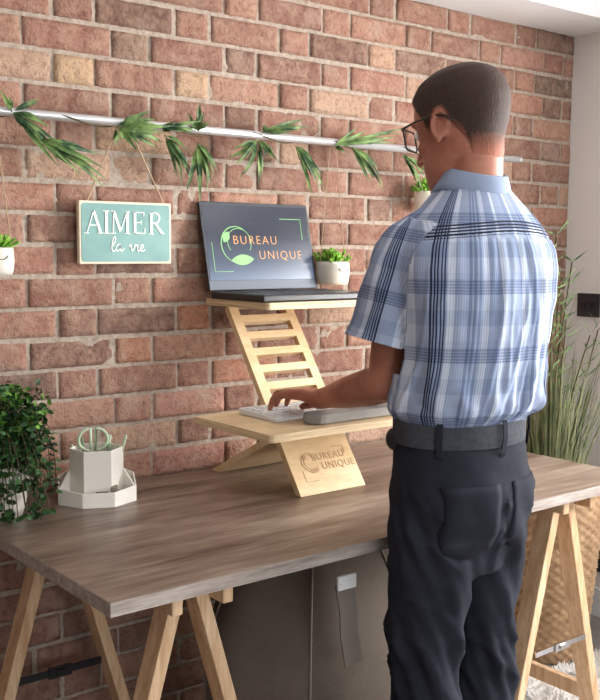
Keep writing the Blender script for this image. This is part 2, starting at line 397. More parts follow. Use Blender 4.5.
tl = trestle(-.222, 'pine trestle carrying the left end of the desk, next to the taupe bag', None, -.70, -.12, .285)
strap(tl, -.222, -.12, .335, .285, 'blackp', .018)
tr_ = trestle(.972, 'pine trestle carrying the right end of the desk, in front of the wicker basket', None, -.70, -.14, .255)
strap(tr_, .972, -.73, .30, .255, 'chrome', .014)

# ------------------------------------------------------------------ plywood riser
KZ, TZ, TH = .96, 1.24, .018
t = thing('desk_riser', (.40, -.25, DT), 'birch plywood standing desk riser with slotted ladder board on the grey desk', 'desk stand')
def slab(x0, x1, y0, y1, z, mb=None, r=.012):
    poly = []
    for cx, cy, a0 in ((x1-r, y1-r, 0), (x0+r, y1-r, 90), (x0+r, y0+r, 180), (x1-r, y0+r, 270)): poly += arc(cx, cy, r, a0, a0+90, 5)
    mb = mb or MB(); n = len(poly); M4 = Matrix.Translation((0,0,z-TH)); mb.prism(poly, M4, 0, TH)
    for i in range(len(mb.f)-n, len(mb.f)): mb.mi[i] = 1
    return mb
slab(.262, .86, -.325, -.035, TZ).build('top_shelf', ['ply', 'plyedge'], t)
slab(.082, .72, -.583, -.262, KZ).build('keyboard_shelf', ['ply', 'plyedge'], t)
# ladder board: a plane from the foot to the top shelf
LX0, LX1 = .292, .51; A = V((LX0, -.431, DT)); B = V((LX0, -.105, TZ-TH))
ud = (B-A).normalized(); LL = (B-A).length; nrm = V((1,0,0)).cross(ud).normalized()
M4 = frame(A, V((1,0,0)), ud, nrm)
mb = MB(); W_ = LX1-LX0
def rect(m_, x0, x1, y0, y1, mi=0): m_.prism([(x0,y0),(x1,y0),(x1,y1),(x0,y1)], M4, -TH, 0, mi)
mb2 = mb
zk = (KZ-DT)/ud.z                                       # where the keyboard shelf crosses
slots = []; y = (.92-DT)/ud.z+.024
while y < LL-.03: slots.append((y, y+.030)); y += .052
rect(mb, 0, W_, 0, slots[0][0])
for i, (a_, b_) in enumerate(slots):
    rect(mb, 0, .030, a_, b_); rect(mb, W_-.028, W_, a_, b_)
    nx_ = slots[i+1][0] if i+1 < len(slots) else LL
    rect(mb, 0, W_, b_, nx_)
lad = mb.build('ladder_board', 'ply', t)
mb = MB()                                               # engraved logo on the front of the foot
Ml = frame(A + ud*.055 + V((1,0,0))*.055 + nrm*.0004, V((1,0,0)), ud, nrm)
text_mb('BUREAU', .027, Ml @ Matrix.Translation((.022,.035,0)), .001, mb, spacing=1.15, bold=.0003)
text_mb('UNIQUE', .027, Ml @ Matrix.Translation((.046,.008,0)), .001, mb, spacing=1.15, bold=.0003)
stroke(mb, arc(.012,.032,.026,60,330,20), .002, Ml, 0, .0006); stroke(mb, arc(.014,.032,.020,0,300,20), .0015, Ml, 0, .0006)
def leaf2(m_, cx, cy, l, w, ang, M4, h0, h1, n=8):
    up = [(l*(-.5+i/n), w/2*math.sin(PI*i/n)**.8) for i in range(n+1)]; pl_ = [(x,-y) for x,y in up] + [(x,y) for x,y in reversed(up[1:-1])]
    c, s = math.cos(ang), math.sin(ang); m_.prism([(cx+x*c-y*s, cy+x*s+y*c) for x,y in pl_], M4, h0, h1)
leaf2(mb, .018, .008, .034, .014, .1, Ml, 0, .0006); leaf2(mb, 0, .046, .018, .010, 1.0, Ml, 0, .0006)
stroke(mb, [(.10,.066),(.137,.066),(.137,.045)], .0016, Ml, 0, .0006); stroke(mb, [(-.02,.01),(-.02,-.02),(.02,-.02)], .0016, Ml, 0, .0006)
tag(mb.build('engraved_logo', 'engrave', lad), 'logo with lettering burnt into the foot of the board')
# rear leg: from the shelf front down to the wall side
A2 = V((.281, -.035, DT)); B2 = V((.281, -.330, .905)); u2 = (B2-A2).normalized(); n2 = V((1,0,0)).cross(u2).normalized()
mb = MB(); mb.prism([(0,0),(.26,0),(.26,(B2-A2).length),(0,(B2-A2).length)], frame(A2, V((1,0,0)), u2, n2), 0, TH); mb.build('rear_leg', 'ply', t, bevel=.001)

# ------------------------------------------------------------------ laptop
LXA, LXB, LY0, LY1, LZ = .255, .634, -.318, -.077, TZ+.001
t = thing('laptop', ((LXA+LXB)/2, -.19, LZ), 'open dark laptop with green and orange logo on its screen, on the top shelf', 'laptop')
mb = MB(); mb.box((LXA, LY0, LZ), (LXB, LY1, LZ+.019)); base = mb.build('base', 'blackp', t, bevel=.004)
mb = MB(); kz = LZ+.0192
for r in range(6):
    x = LXA+.02; y = LY1-.035-r*.0185
    for c_ in range(18):
        mb.box((x, y-.0155, kz), (x+.0165, y, kz+.0015)); x += .0189
tag(mb.build('key', 'keyd', base), kind='stuff')
mb = MB(); mb.box((.37, LY0+.02, kz-.0005), (.49, LY0+.085, kz+.0004)); mb.build('touchpad', 'darkmetal', base)
hinge = V((LXA, LY1+.004, LZ+.021)); TA = math.radians(13)
us = V((0, math.sin(TA), math.cos(TA))); ns = V((0, -math.cos(TA), math.sin(TA)))
Ms = frame(hinge, V((1,0,0)), us, ns); SW, SH = LXB-LXA, .250
mb = MB(); mb.prism([(0,0),(SW,0),(SW,SH-.004),(SW-.004,SH),(.004,SH),(0,SH-.004)], Ms, -.006, 0); lid = mb.build('lid', 'darkmetal', t, bevel=.0015)
mb = MB(); mb.prism([(.001,.001),(SW-.001,.001),(SW-.001,.026),(.001,.026)], Ms, 0, .0012); mb.build('lower_bezel', 'silver', lid)
m = mat('laptop_display', (30,34,42), .18); T_ = NT(m); co = T_.coord(); sx_ = T_.n('ShaderNodeSeparateXYZ'); T_.l(co, sx_.inputs[0])
zz = T_.math('DIVIDE', T_.math('SUBTRACT', sx_.outputs[2], hinge.z+.02), .22)
gcol = T_.ramp(zz, [(0, srgb(150,170,200)), (.25, srgb(104,116,140)), (.6, srgb(66,72,90)), (1, srgb(72,78,96))])
T_.color(T_.mix(.8, gcol, (0,0,0,1))); T_.l(gcol, T_.b.inputs['Emission Color']); T_.b.inputs['Emission Strength'].default_value = .28; M['display'] = m
mb = MB(); mb.prism([(.007,.028),(SW-.007,.028),(SW-.007,SH-.009),(.007,SH-.009)], Ms, 0, .0008); scr = mb.build('screen', 'display', lid)
Mt = Ms @ Matrix.Translation((0,0,.001))
mb = MB(); text_mb('BUREAU', .0355, Mt @ Matrix.Translation((.096,.130,0)), .0006, mb, spacing=1.25, bold=-.0007); text_mb('UNIQUE', .0355, Mt @ Matrix.Translation((.180,.087,0)), .0006, mb, spacing=1.25, bold=-.0007)
tag(mb.build('logo_lettering', 'orange', scr), 'orange capitals on the screen')
mb = MB(); stroke(mb, arc(.108,.128,.052,25,300,36), [.0005+.0024*math.sin(PI*i/36) for i in range(37)], Mt, 0, .0006); stroke(mb, arc(.118,.135,.040,-35,215,36), .0018, Mt, 0, .0006)
tag(mb.build('logo_ring', 'green_print', scr), 'green ring of two arcs on the screen')
for args in ((.122, .085, .078, .030, .06), (.075, .150, .036, .022, 1.0)): mb = MB(); leaf2(mb, *args, Mt, 0, .0007); mb.build('logo_leaf', 'green_print', scr)
mb = MB(); stroke(mb, [(.025,.135),(.025,.052),(.085,.052)], .0018, Mt, 0, .0006); mb.build('corner_mark', 'green_print', scr); mb = MB(); stroke(mb, [(.27,.205),(.345,.205),(.345,.145)], .0018, Mt, 0, .0006)
mb.build('corner_mark', 'green_print', scr)

# ------------------------------------------------------------------ keyboard and wrist rest
t = thing('keyboard', (.35, -.38, KZ), 'slim white computer keyboard on the lower plywood shelf under the hands', 'keyboard')
kx0, kx1, ky0, ky1 = .188, .520, -.462, -.305
mb = MB(); vs = [(kx0,ky0,KZ+.001),(kx1,ky0,KZ+.001),(kx1,ky1,KZ+.001),(kx0,ky1,KZ+.001),(kx0,ky0,KZ+.010),(kx1,ky0,KZ+.010),(kx1,ky1,KZ+.017),(kx0,ky1,KZ+.017)]
mb.add(vs, [(3,2,1,0),(4,5,6,7),(0,1,5,4),(1,2,6,5),(2,3,7,6),(3,0,4,7)]); kb = mb.build('body', 'key', t, bevel=.002)
for r in range(5):
    for c_ in range(15):
        mb = MB(); x = kx0+.009+c_*.0216; y = ky0+.008+r*.028; z = KZ+.0095+(y-ky0)/.15*.007
        mb.box((x, y, z), (x+.0185, y+.0235, z+.0035)); mb.build('key', 'key', kb)
mb = MB(); poly = arc(.268,-.520,.034,90,270,8)+arc(.62,-.520,.034,-90,90,8)
mb.prism(poly, Matrix.Translation((0,0,KZ+.001)), 0, .024)
o = mb.build('wrist_rest', 'grey_felt', bevel=.006); tag(o, 'long grey padded wrist rest on the front edge of the plywood shelf', 'wrist rest')

# ------------------------------------------------------------------ steel rod with leaf garland
ROD = V((0, -.072, 1.690)); RX1 = 1.535
t = thing('curtain_rod', (.3, -.04, 1.69), 'long slim steel rod fixed along the brick wall', 'rod')
mb = MB(); mb.tube([(-1.3, ROD.y, ROD.z), (RX1, ROD.y, ROD.z)], .0112, 20); mb.build('rod', 'rodm', t, smooth=True)
for x in (RX1,):
    mb = MB(); mb.tube([(x-.001, ROD.y, ROD.z), (x+.012, ROD.y, ROD.z)], .0105, 16); mb.build('end_cap', 'rodm', t, smooth=True)
for x in (-1.15, 1.40):
    mb = MB(); mb.tube([(x, ROD.y+.008, ROD.z), (x, -.004, ROD.z)], .005, 10); mb.tube([(x, -.009, ROD.z), (x, -.001, ROD.z)], .017, 16); mb.tube([(x-.006, ROD.y, ROD.z), (x+.006, ROD.y, ROD.z)], .0112, 16); mb.build('bracket', 'rodm', t, smooth=True)
mb = MB(); mb.tube([(-.164, ROD.y, ROD.z), (-.161, ROD.y, ROD.z)], .0105, 16); mb.build('joint_ring', 'blackp', t)
def blade(m_, p0, p1, w, sag=.15, seg=6, side=None):  # folded lance-shaped leaf, two-sided thin solid
    p0 = V(p0); p1 = V(p1); d = p1-p0; L = d.length
    if side is None: side = d.cross(V((random.uniform(-.5,.5), -1, random.uniform(-.5,.5)))).normalized()
    up = side.cross(d).normalized(); rows = []
    for i in range(seg+1):
        u = i/seg; ww = w*max(.04, math.sin(PI*min(1, u*1.0)**.7))*(1-.25*u); c = p0+d*u+up*(sag*L*math.sin(PI*u)*.5)+V((0,0,-1))*(.06*L*u*u)
        rows.append([c-side*ww/2+up*ww*.22, c, c+side*ww/2+up*ww*.22])
    vs = [p for r in rows for p in r]; fs = []
    for i in range(seg):
        for j in (0, 1): q = i*3+j; fs.append((q, q+1, q+4, q+3))
    m_.add(vs, fs)
t = thing('leaf_garland', (.2, ROD.y, 1.66), 'artificial bamboo leaf garland wound around the steel rod', 'garland')
mb = MB(); pts = []
for i in range(220):
    x = -.60+i*.0088; a_ = x*22; s_ = .014+.010*math.sin(x*7)**2
    pts.append((x, ROD.y+math.cos(a_)*(.0115), ROD.z+math.sin(a_)*.0115-s_*.2))
    if x > 1.14: break
mb.tube(pts, .0021, 6); mb.build('vine', 'stem', t, smooth=True)
YG = ROD.y-.012
sprigs = [((12,112), [(0,88,.3),(40,97,.3),(50,125,0),(60,150,0),(58,163,0),(30,128,0)], 9),
 ((40,140), [(52,148,0),(78,150,0),(98,150,.1),(105,165,0),(110,178,0),(90,172,0),(70,165,0),(66,160,0)], 9),
 ((117,127), [(150,108,0),(155,117,0),(165,125,.2),(163,140,0),(140,143,0),(113,145,0),(150,132,0),(178,122,0),(138,150,0)], 11),
 ((160,128), [(205,118,0),(205,128,0),(186,122,0),(172,130,0)], 8),
 ((196,130), [(200,100,0),(204,110,0),(190,118,0),(210,122,0),(188,112,0)], 9),
 ((165,135), [(186,168,0),(188,150,0),(182,185,0),(195,178,0),(180,160,0)], 10),
 ((197,142), [(207,190,0),(214,176,0),(186,185,0),(200,200,0),(218,170,0),(195,170,0),(210,160,0)], 12),
 ((258,140), [(232,148,0),(228,156,0),(238,178,0),(258,183,0),(245,170,0),(278,160,0),(275,152,0),(235,163,0)], 10),
 ((262,132), [(304,116,0),(300,122,0),(268,126,0),(290,130,0),(300,128,0)], 9),
 ((296,146), [(308,192,0),(320,188,0),(328,193,0),(322,172,0),(305,165,0),(314,160,0)], 9),
 ((334,146), [(366,128,0),(370,135,0),(352,134,0),(384,137,0),(345,150,0),(398,132,0),(404,128,0)], 9),
 ((352,147), [(374,178,0),(378,166,0),(370,180,0),(384,188,0),(362,160,0)], 9),
 ((402,153), [(418,188,0),(428,180,0),(414,170,0),(424,190,0),(434,176,0)], 8)]
rl = random.Random(3)
for (bp, tips, w) in sprigs:
    m_ = MB(); b = at(*bp, y=YG)
    for (tx, ty, dy) in tips:
        tp = at(tx, ty, y=YG+rl.uniform(-.035, .02))
        st = b.lerp(tp, rl.uniform(.02,.18)); blade(m_, st, tp, w/1000*rl.uniform(1.15,1.65), rl.uniform(.05,.25))
        for _ in (0,): e_ = tp+V((rl.uniform(-.03,.03), rl.uniform(-.02,.02), rl.uniform(-.03,.02))); blade(m_, b.lerp(e_, rl.uniform(.02,.25)), b.lerp(e_, rl.uniform(.7,1)), w/1000*rl.uniform(1.0,1.5), .15)
        q = b.lerp(tp, .5)+V((rl.uniform(-.012,.012), 0, rl.uniform(-.012,.012)))
        blade(m_, b.lerp(q, .3), q+(tp-b)*.28, w/1000*1.1, .15)
    m_.tube([b, b.lerp(at(tips[0][0], tips[0][1], y=YG), .3)], .0014, 5)
    m_.build('leaf_sprig', 'leafg', t, smooth=True)

# ------------------------------------------------------------------ hanging sign
SX0, SX1, SZ0, SZ1, SY = -.115, .151, 1.335, 1.494, -.045
t = thing('wall_sign', (.018, SY, SZ0), 'teal wooden sign reading AIMER la vie, hanging by string from the rod', 'sign')
mb = MB(); mb.box((SX0, SY, SZ0), (SX1, SY+.015, SZ1)); brd = mb.build('board', 'signedge', t, bevel=.002)
Msn = frame(V((SX0, SY, SZ0)), V((1,0,0)), V((0,0,1)), V((0,-1,0)))
mb = MB(); poly = []
w_, h_ = SX1-SX0, SZ1-SZ0
for cx, cy, a0 in ((w_-.014, h_-.014, 0), (.014, h_-.014, 90), (.014, .014, 180), (w_-.014, .014, 270)): poly += arc(cx, cy, .008, a0, a0+90, 4)
mb.prism(poly, Msn, 0, .0012); mb.build('painted_face', 'teal', brd)
L_ = MB(); Hh = .056; by = .078
def st(x0,y0,x1,y1,w): stroke(L_, [(x0,y0),(x1,y1)], w, Msn, .0012, .0030)
def serif(x, y, w): st(x-w/2, y, x+w/2, y, .0022)
x = .016; st(x+.004,by,x+.023,by+Hh,.0024); st(x+.023,by+Hh,x+.042,by,.0068); st(x+.010,by+.02,x+.035,by+.02,.0022); serif(x+.003,by,.014); serif(x+.042,by,.016)
x = .066; st(x+.008,by,x+.008,by+Hh,.0066); serif(x+.008,by,.018); serif(x+.008,by+Hh,.018)
x = .088; st(x+.005,by,x+.007,by+Hh,.0026); st(x+.008,by+Hh,x+.026,by+.004,.0066); st(x+.026,by+.004,x+.045,by+Hh,.0026); st(x+.046,by,x+.046,by+Hh,.0066); serif(x+.005,by,.013); serif(x+.046,by,.016); serif(x+.005,by+Hh,.010); serif(x+.047,by+Hh,.012)
x = .148; st(x+.008,by,x+.008,by+Hh,.0066); st(x+.002,by+.0012,x+.036,by+.0012,.0026); st(x+.002,by+Hh-.0012,x+.034,by+Hh-.0012,.0026); st(x+.008,by+.029,x+.026,by+.029,.0024); st(x+.036,by,x+.038,by+.014,.0026); st(x+.034,by+Hh-.011,x+.034,by+Hh,.0026); st(x+.026,by+.023,x+.026,by+.035,.0022)
x = .196; st(x+.008,by,x+.008,by+Hh,.0066); serif(x+.008,by,.017); st(x+.002,by+Hh-.0012,x+.020,by+Hh-.0012,.0024); stroke(L_, [(x+.018,by+Hh-.0012)]+arc(x+.019,by+.0415,.0135,85,-85,12)+[(x+.008,by+.028)], .0042, Msn, .0012, .0030); st(x+.020,by+.028,x+.042,by,.0066); serif(x+.043,by+.001,.010)
L_.build('capital_lettering', 'signw', brd)
L_ = MB()
def script(pts, w=.0027):
    P_ = []
    for i in range(len(pts)-1):                         # Catmull-Rom through the points
        p0 = V(pts[max(i-1,0)]); p1 = V(pts[i]); p2 = V(pts[i+1]); p3 = V(pts[min(i+2,len(pts)-1)])
        for k in range(5):
            u = k/5; P_.append(tuple(.5*((2*p1)+(p2-p0)*u+(2*p0-5*p1+4*p2-p3)*u*u+(3*p1-p0-3*p2+p3)*u**3)))
    P_.append(pts[-1]); stroke(L_, P_, w, Msn, .0012, .0030)
script([(.086,.040),(.094,.050),(.100,.064),(.097,.069),(.092,.060),(.089,.044),(.091,.033),(.097,.034),(.101,.039)])
script([(.115,.048),(.107,.050),(.101,.042),(.103,.034),(.109,.035),(.114,.044),(.115,.049),(.113,.038),(.116,.033),(.121,.036),(.125,.040)])
script([(.138,.044),(.143,.049),(.145,.040),(.147,.033),(.154,.042),(.157,.050),(.161,.047)])
script([(.161,.046),(.164,.049),(.163,.037),(.166,.033),(.171,.037)]); script([(.1665,.056),(.1672,.057)], .003)
script([(.171,.038),(.179,.043),(.180,.049),(.175,.049),(.171,.041),(.173,.034),(.179,.033),(.186,.037)])
L_.build('script_lettering', 'signw', brd)
mb = MB(); kn = V((-.004, ROD.y, ROD.z+.010)); mb.tube([(SX0+.026, SY+.006, SZ1), kn+V((-.008,0,-.005)), kn], .0023, 6); mb.tube([(SX1-.020, SY+.006, SZ1), kn+V((.008,0,-.005)), kn], .0023, 6); mb.build('string', 'twine', t)

# ------------------------------------------------------------------ small pots with succulents hanging on strings
def small_pot(cx, cy, z, r, h, label, seed, lift):
    t = thing('hanging_plant_pot', (cx, cy, z), label, 'plant pot', 'small white pots hanging from the rod')
    rr = random.Random(seed); prof = [(0,.9),(.15,.97),(.5,1.03),(.85,1.0),(1,.97)]
    mb = MB(); rings = [[(cx+r*q*math.cos(a_), cy+r*q*math.sin(a_), z+h*u) for a_ in [2*PI*k/28 for k in range(28)]] for u, q in prof]
    rings += [[(cx+r*.88*math.cos(a_), cy+r*.88*math.sin(a_), z+h*u) for a_ in [2*PI*k/28 for k in range(28)]] for u in (1, .8)]
    mb.loft(rings); mb.build('pot', 'ceramic', t, smooth=True)
    mb = MB()
    for k in range(46):
        a_ = rr.uniform(0, 2*PI); e = rr.uniform(.25, 1.45); l = rr.uniform(.03,.052)
        d = V((math.cos(a_)*math.cos(e), math.sin(a_)*math.cos(e), math.sin(e))); b = V((cx, cy, z+h*.9))+V((d.x,d.y,0))*r*.45
        tip = b+d*l; s_ = d.cross(V((0,0,1))).normalized(); mid = b+d*l*.6
        mb.tube([b, b+d*l*.3, mid, b+d*l*.85, tip], [.002,.004,.0055,.004,.0006], 6, 0, .5, s_.cross(d))
        for q in range(3): dd = (d+V((rr.uniform(-.8,.8),rr.uniform(-.8,.8),rr.uniform(-.2,.6)))).normalized(); mb.tube([mid, mid+dd*l*.25, mid+dd*l*.45], [.0018,.0036,.0005], 5)
    mb.build('succulent', 'leafs', t, smooth=True)
    mb = MB(); top = V((cx, ROD.y, ROD.z+.010))
    for sx in (-1, 1): mb.tube([(cx+sx*r*.97, cy, z+h*.95), top+V((sx*.010,0,-.012)), top], .0015, 5)
    mb.build('string', 'twine', t)
    mb = MB(); mb.tube([(cx+r*.35*math.cos(q)+0, cy-r*1.012, z+h*.72-.008*math.sin(q)*0-.010*math.sin(q)) for q in [PI*k/8 for k in range(9)]], .0012, 5); mb.build('painted_smile', 'blackp', t)
small_pot(.690, -.075, 1.272, .050, .068, 'small white pot with bright green succulent hanging beside the laptop screen', 5, 0)
p_ = at(428, 196, y=-.075); small_pot(p_.x, -.075, p_.z-.05, .045, .064, "small white pot with green leaves partly hidden behind the man's jaw", 6, 0)
p_ = at(-6, 262, y=-.075); small_pot(p_.x, -.075, p_.z-.03, .045, .064, 'small white pot with succulent cut off by the left edge, above the trailing plant', 7, 0)

# ------------------------------------------------------------------ pen holder, scissors, pens
OX, OY, OZ = -.128, -.148, DT
t = thing('pen_holder', (OX, OY, OZ), 'white faceted two-tier pen holder on the desk beside the trailing plant', 'desk organiser')
ang = .42; Rz = Matrix.Translation((OX, OY, OZ)) @ Matrix.Rotation(-ang, 4, 'Z')
def shell(poly, hs, th, name, parent, floor_h=.004):  # open thin-walled cup with a height per corner
    m_ = MB(); n = len(poly); cx = sum(p[0] for p in poly)/n; cy = sum(p[1] for p in poly)/n
    inn = [(cx+(x-cx)*(1-th/math.hypot(x-cx,y-cy)), cy+(y-cy)*(1-th/math.hypot(x-cx,y-cy))) for x,y in poly]
    vs = [Rz @ V((x,y,0)) for x,y in poly]+[Rz @ V((x,y,h)) for (x,y),h in zip(poly,hs)]+[Rz @ V((x,y,h)) for (x,y),h in zip(inn,hs)]+[Rz @ V((x,y,floor_h)) for x,y in inn]
    fs = [tuple(range(n-1,-1,-1)), tuple(range(3*n,4*n))]
    for i in range(n):
        j = (i+1) % n
        for a_, b_ in ((0,1),(1,2),(2,3)): fs.append((a_*n+i, a_*n+j, b_*n+j, b_*n+i))
    m_.add(vs, fs); return m_.build(name, 'organ', parent, bevel=.0008)
shell([(-.038,-.082),(.038,-.082),(.094,-.030),(.094,.035),(.045,.080),(-.045,.080),(-.094,.035),(-.094,-.030)], [.036,.036,.040,.058,.07,.07,.058,.040], .004, 'lower_tray', t)
hexp = [(.066*math.cos(math.radians(a_)), .012+.066*math.sin(math.radians(a_))) for a_ in (-120,-60,0,60,120,180)]
shell(hexp, [.130]*6, .004, 'tall_cup', t, .03)
for sx in (-1, 1):
    m_ = MB(); a_, b_ = (sx*.066, .012), (sx*.090, -.028)
    d = V((b_[0]-a_[0], b_[1]-a_[1], 0)).normalized(); nn = V((-d.y, d.x, 0))*.0018
    q = [V((*a_,.004)), V((*b_,.004)), V((*b_,.038)), V((*a_,.075))]
    vs = [Rz @ (p+nn) for p in q]+[Rz @ (p-nn) for p in q]; m_.add(vs, [(0,1,2,3),(7,6,5,4),(0,4,5,1),(1,5,6,2),(2,6,7,3),(3,7,4,0)]); m_.build('divider', 'organ', t)
M['penw'] = mat('pale_green_plastic', (196,214,184), .4); M['peng'] = mat('sage_plastic', (150,176,140), .4)
t = thing('scissors', (OX, OY+.03, OZ+.03), 'pale green handled scissors standing in the white pen holder', 'scissors')
cb = Rz @ V((-.006, .040, .140))
ax = V((math.cos(.3), -math.sin(.3), 0))
for sx in (-1, 1):
    m_ = MB(); cc = cb+ax*sx*.019
    c2 = cb+ax*sx*.006+V((0,0,.004)); m_.tube([c2+V((0,0,-.03)), c2+V((0,0,.028))]+[c2+ax*sx*(.030*math.sin(q))+V((0,0,.028*math.cos(q))) for q in [PI*k/14 for k in range(1,15)]], .0038, 8); m_.build('handle', 'penw', t, smooth=True)
m_ = MB(); m_.tube([cb+V((0,0,-.03)), cb+V((0,0,-.085))], [.006,.003], 6, 0, .3); m_.build('blades', 'chrome', t)
pens = [(-.048,.035,.135,-.01,0,'pale green pen at the left side of the white pen holder'), (-.036,.050,.150,.004,.002,'tall sage pen beside the scissors in the pen holder'), (.020,.052,.152,.018,.0,'sage pen leaning right behind the scissors in the pen holder'),
        (.045,.030,.132,.012,0,'short pale pen at the right side of the pen holder'), (.052,.012,.158,.022,.0,'tall pale green pen leaning out of the pen holder at its right end'), (.030,.020,.136,.004,0,'white pen in the middle of the tall pen holder cup')]
for i, (x, y, h, lx, ly, lb) in enumerate(pens):
    b = Rz @ V((x*.7, y*.7, .032)); tp = Rz @ V((x+lx, y+ly, h)); m_ = MB(); m_.tube([b, b.lerp(tp,.94), tp], [.0036,.0036,.0024], 8)
    o = m_.build('pen', 'penw' if i % 2 == 0 else 'peng', None, smooth=True); tag(o, lb, 'pen', 'pens in the pen holder')
for i, (x, y, lb) in enumerate([(.010,-.045,'small dark wooden eraser in the front tray of the pen holder'), (.040,-.040,'small taupe sharpener in the front tray of the pen holder')]):
    m_ = MB(); m_.box((-.014,-.008,0), (.014,.008,.026+.012*i), 0, Rz @ Matrix.Translation((x,y,.0045)) @ Matrix.Rotation(.5+i,4,'Z')); o = m_.build('eraser' if i == 0 else 'pencil_sharpener', mat('brown_rubber%d' % i, (96+50*i,82+50*i,66+50*i), .7), None, bevel=.002); tag(o, lb, 'stationery')

# ------------------------------------------------------------------ trailing plant at the left end of the desk
PX, PY = -.375, -.135
t = thing('trailing_plant', (PX, PY, DT), 'bushy dark green trailing plant in a pale pot at the left end of the desk', 'plant')
mb = MB(); prof = [(0,.055),(.02,.062),(.10,.078),(.125,.080)]
rings = [[(PX+q*math.cos(a_), PY+q*math.sin(a_), DT+u) for a_ in [2*PI*k/32 for k in range(32)]] for u, q in prof]+[[(PX+.072*math.cos(a_), PY+.072*math.sin(a_), DT+u) for a_ in [2*PI*k/32 for k in range(32)]] for u in (.125,.10)]
mb.loft(rings); mb.build('pot', 'ceramic', t, smooth=True)
def leafquad(m_, c, d, l, w):
    s_ = d.cross(V((random.uniform(-1,1),random.uniform(-1,1),random.uniform(-1,1)))).normalized(); u_ = s_.cross(d)
    vs = [c, c+d*l*.3-s_*w*.45+u_*w*.12, c+d*l*.3+s_*w*.45+u_*w*.12, c+d*l*.72-s_*w*.42+u_*w*.1, c+d*l*.72+s_*w*.42+u_*w*.1, c+d*l, c+d*l*.35, c+d*l*.7]
    m_.add(vs, [(0,1,6),(0,6,2),(1,3,7,6),(6,7,4,2),(3,5,7),(7,5,4)])
dark, young, stems = MB(), MB(), MB(); random.seed(21)
for k in range(330):
    a_ = random.uniform(0, 2*PI); r0 = random.uniform(0,.05); hgt = random.uniform(.07,.22); out = random.uniform(.03,.128); drop = random.uniform(-.02,.27)*(out > .06)
    p0 = V((PX+r0*math.cos(a_), PY+r0*math.sin(a_), DT+.11)); pk = V((PX+out*.6*math.cos(a_), PY+out*.6*math.sin(a_), DT+.11+hgt)); pe = V((PX+out*math.cos(a_), min(-.03, PY+out*math.sin(a_)), max(DT+.012, DT+.13+hgt-.05-drop)))
    pts = [((1-u)**2)*p0+2*u*(1-u)*pk+u*u*pe for u in [i/7 for i in range(8)]]
    stems.tube(pts, .0012, 4)
    for i in range(1, 8):
        for q in range(3):
            d = V((random.uniform(-1,1), random.uniform(-1,1), random.uniform(-.7,.5))).normalized()
            c = pts[i]+V((0,0,random.uniform(-.008,.008)))
            tgt = young if (c.z > DT+.20 and random.random() < .28) else dark
            if c.y+d.y*.02 > -.012: continue
            leafquad(tgt, c, d, random.uniform(.014,.023), random.uniform(.010,.015))
for sx, ln in ((.10,.17),(.125,.13),(.14,.15)):           # sprays arching out to the right
    p0 = V((PX+.03, PY-.02, DT+.20)); pe = V((PX+sx, PY-.01, DT+.19-ln)); pk = V((PX+sx+.01, PY-.01, DT+.25))
    pts = [((1-u)**2)*p0+2*u*(1-u)*pk+u*u*pe for u in [i/14 for i in range(15)]]; stems.tube(pts, .0014, 4)
    for i in range(3, 15):
        for s_ in (-1, 1): leafquad(dark, pts[i], V((s_*.8, random.uniform(-.4,.4), -.45)).normalized(), .018, .009)
stems.build('stems', 'stem', t); dark.build('foliage', 'leafd', t); tag(young.build('young_foliage', 'leafl', t), 'lighter green young leaves')

# ------------------------------------------------------------------ big canvas bag under the desk
t = thing('bean_bag', (.18, -.42, 0), 'large taupe canvas bean bag with strap and silver buckle under the desk', 'bean bag')
mb = MB(); rings = []; BC = V((.345, -.42, 0)); NB = 96
def bagr(u, a_):
    r = .325*(math.sin(PI*min(1, .12+.62*u)))**.55*(1-.40*u**2.2)
    r *= 1+.018*math.cos(6*a_)+.014*noise.noise(V((math.cos(a_)*2, math.sin(a_)*2, u*4)))
    return r
def bagp(u, a_, o=0):
    r = bagr(u, a_)+o; x = BC.x+r*1.02*math.cos(a_); y = BC.y+r*.86*math.sin(a_)
    return V((x, max(-.775, min(-.035, y)), .69*u))
for k in range(61):
    u = k/60; rings.append([bagp(u, 2*PI*i/NB) for i in range(NB)])
for q in (.7,.4,.1): rings.append([BC+V(((rings[60][i]-BC-V((0,0,.69))).x*q, (rings[60][i]-BC-V((0,0,.69))).y*q, .69+.018*(1-q))) for i in range(NB)])
mb.loft(rings); mb.build('cover', 'bag', t, smooth=True)
for a_ in (-1.15, -2.2, .2, 1.6, 2.9):
    m_ = MB(); m_.tube([bagp(u/30, a_, .002) for u in range(31)], .0034, 6); m_.build('seam', 'bagseam', t, smooth=True)
sp0 = at(343, 583, y=-.74)
m_ = MB(); pth = [sp0+V((.0,-.006,.0)), sp0+V((.01,-.010,-.06)), sp0+V((.012,-.012,-.12)), sp0+V((.028,-.010,-.19))]
rings = [[p+V((-.026,0,0)), p+V((.026,.002,0)), p+V((.026,.006,0)), p+V((-.026,.004,0))] for p in pth]; m_.loft(rings); bs = m_.build('strap', 'bagseam', t)
m_ = MB(); m_.box((-.026,-.004,-.016), (.026,.004,.016), 0, Matrix.Translation(sp0+V((0,-.012,.006)))); m_.box((-.022,-.007,-.004), (.022,-.002,.004), 0, Matrix.Translation(sp0+V((0,-.012,.006)))); m_.build('buckle', 'trimw', bs, bevel=.002)

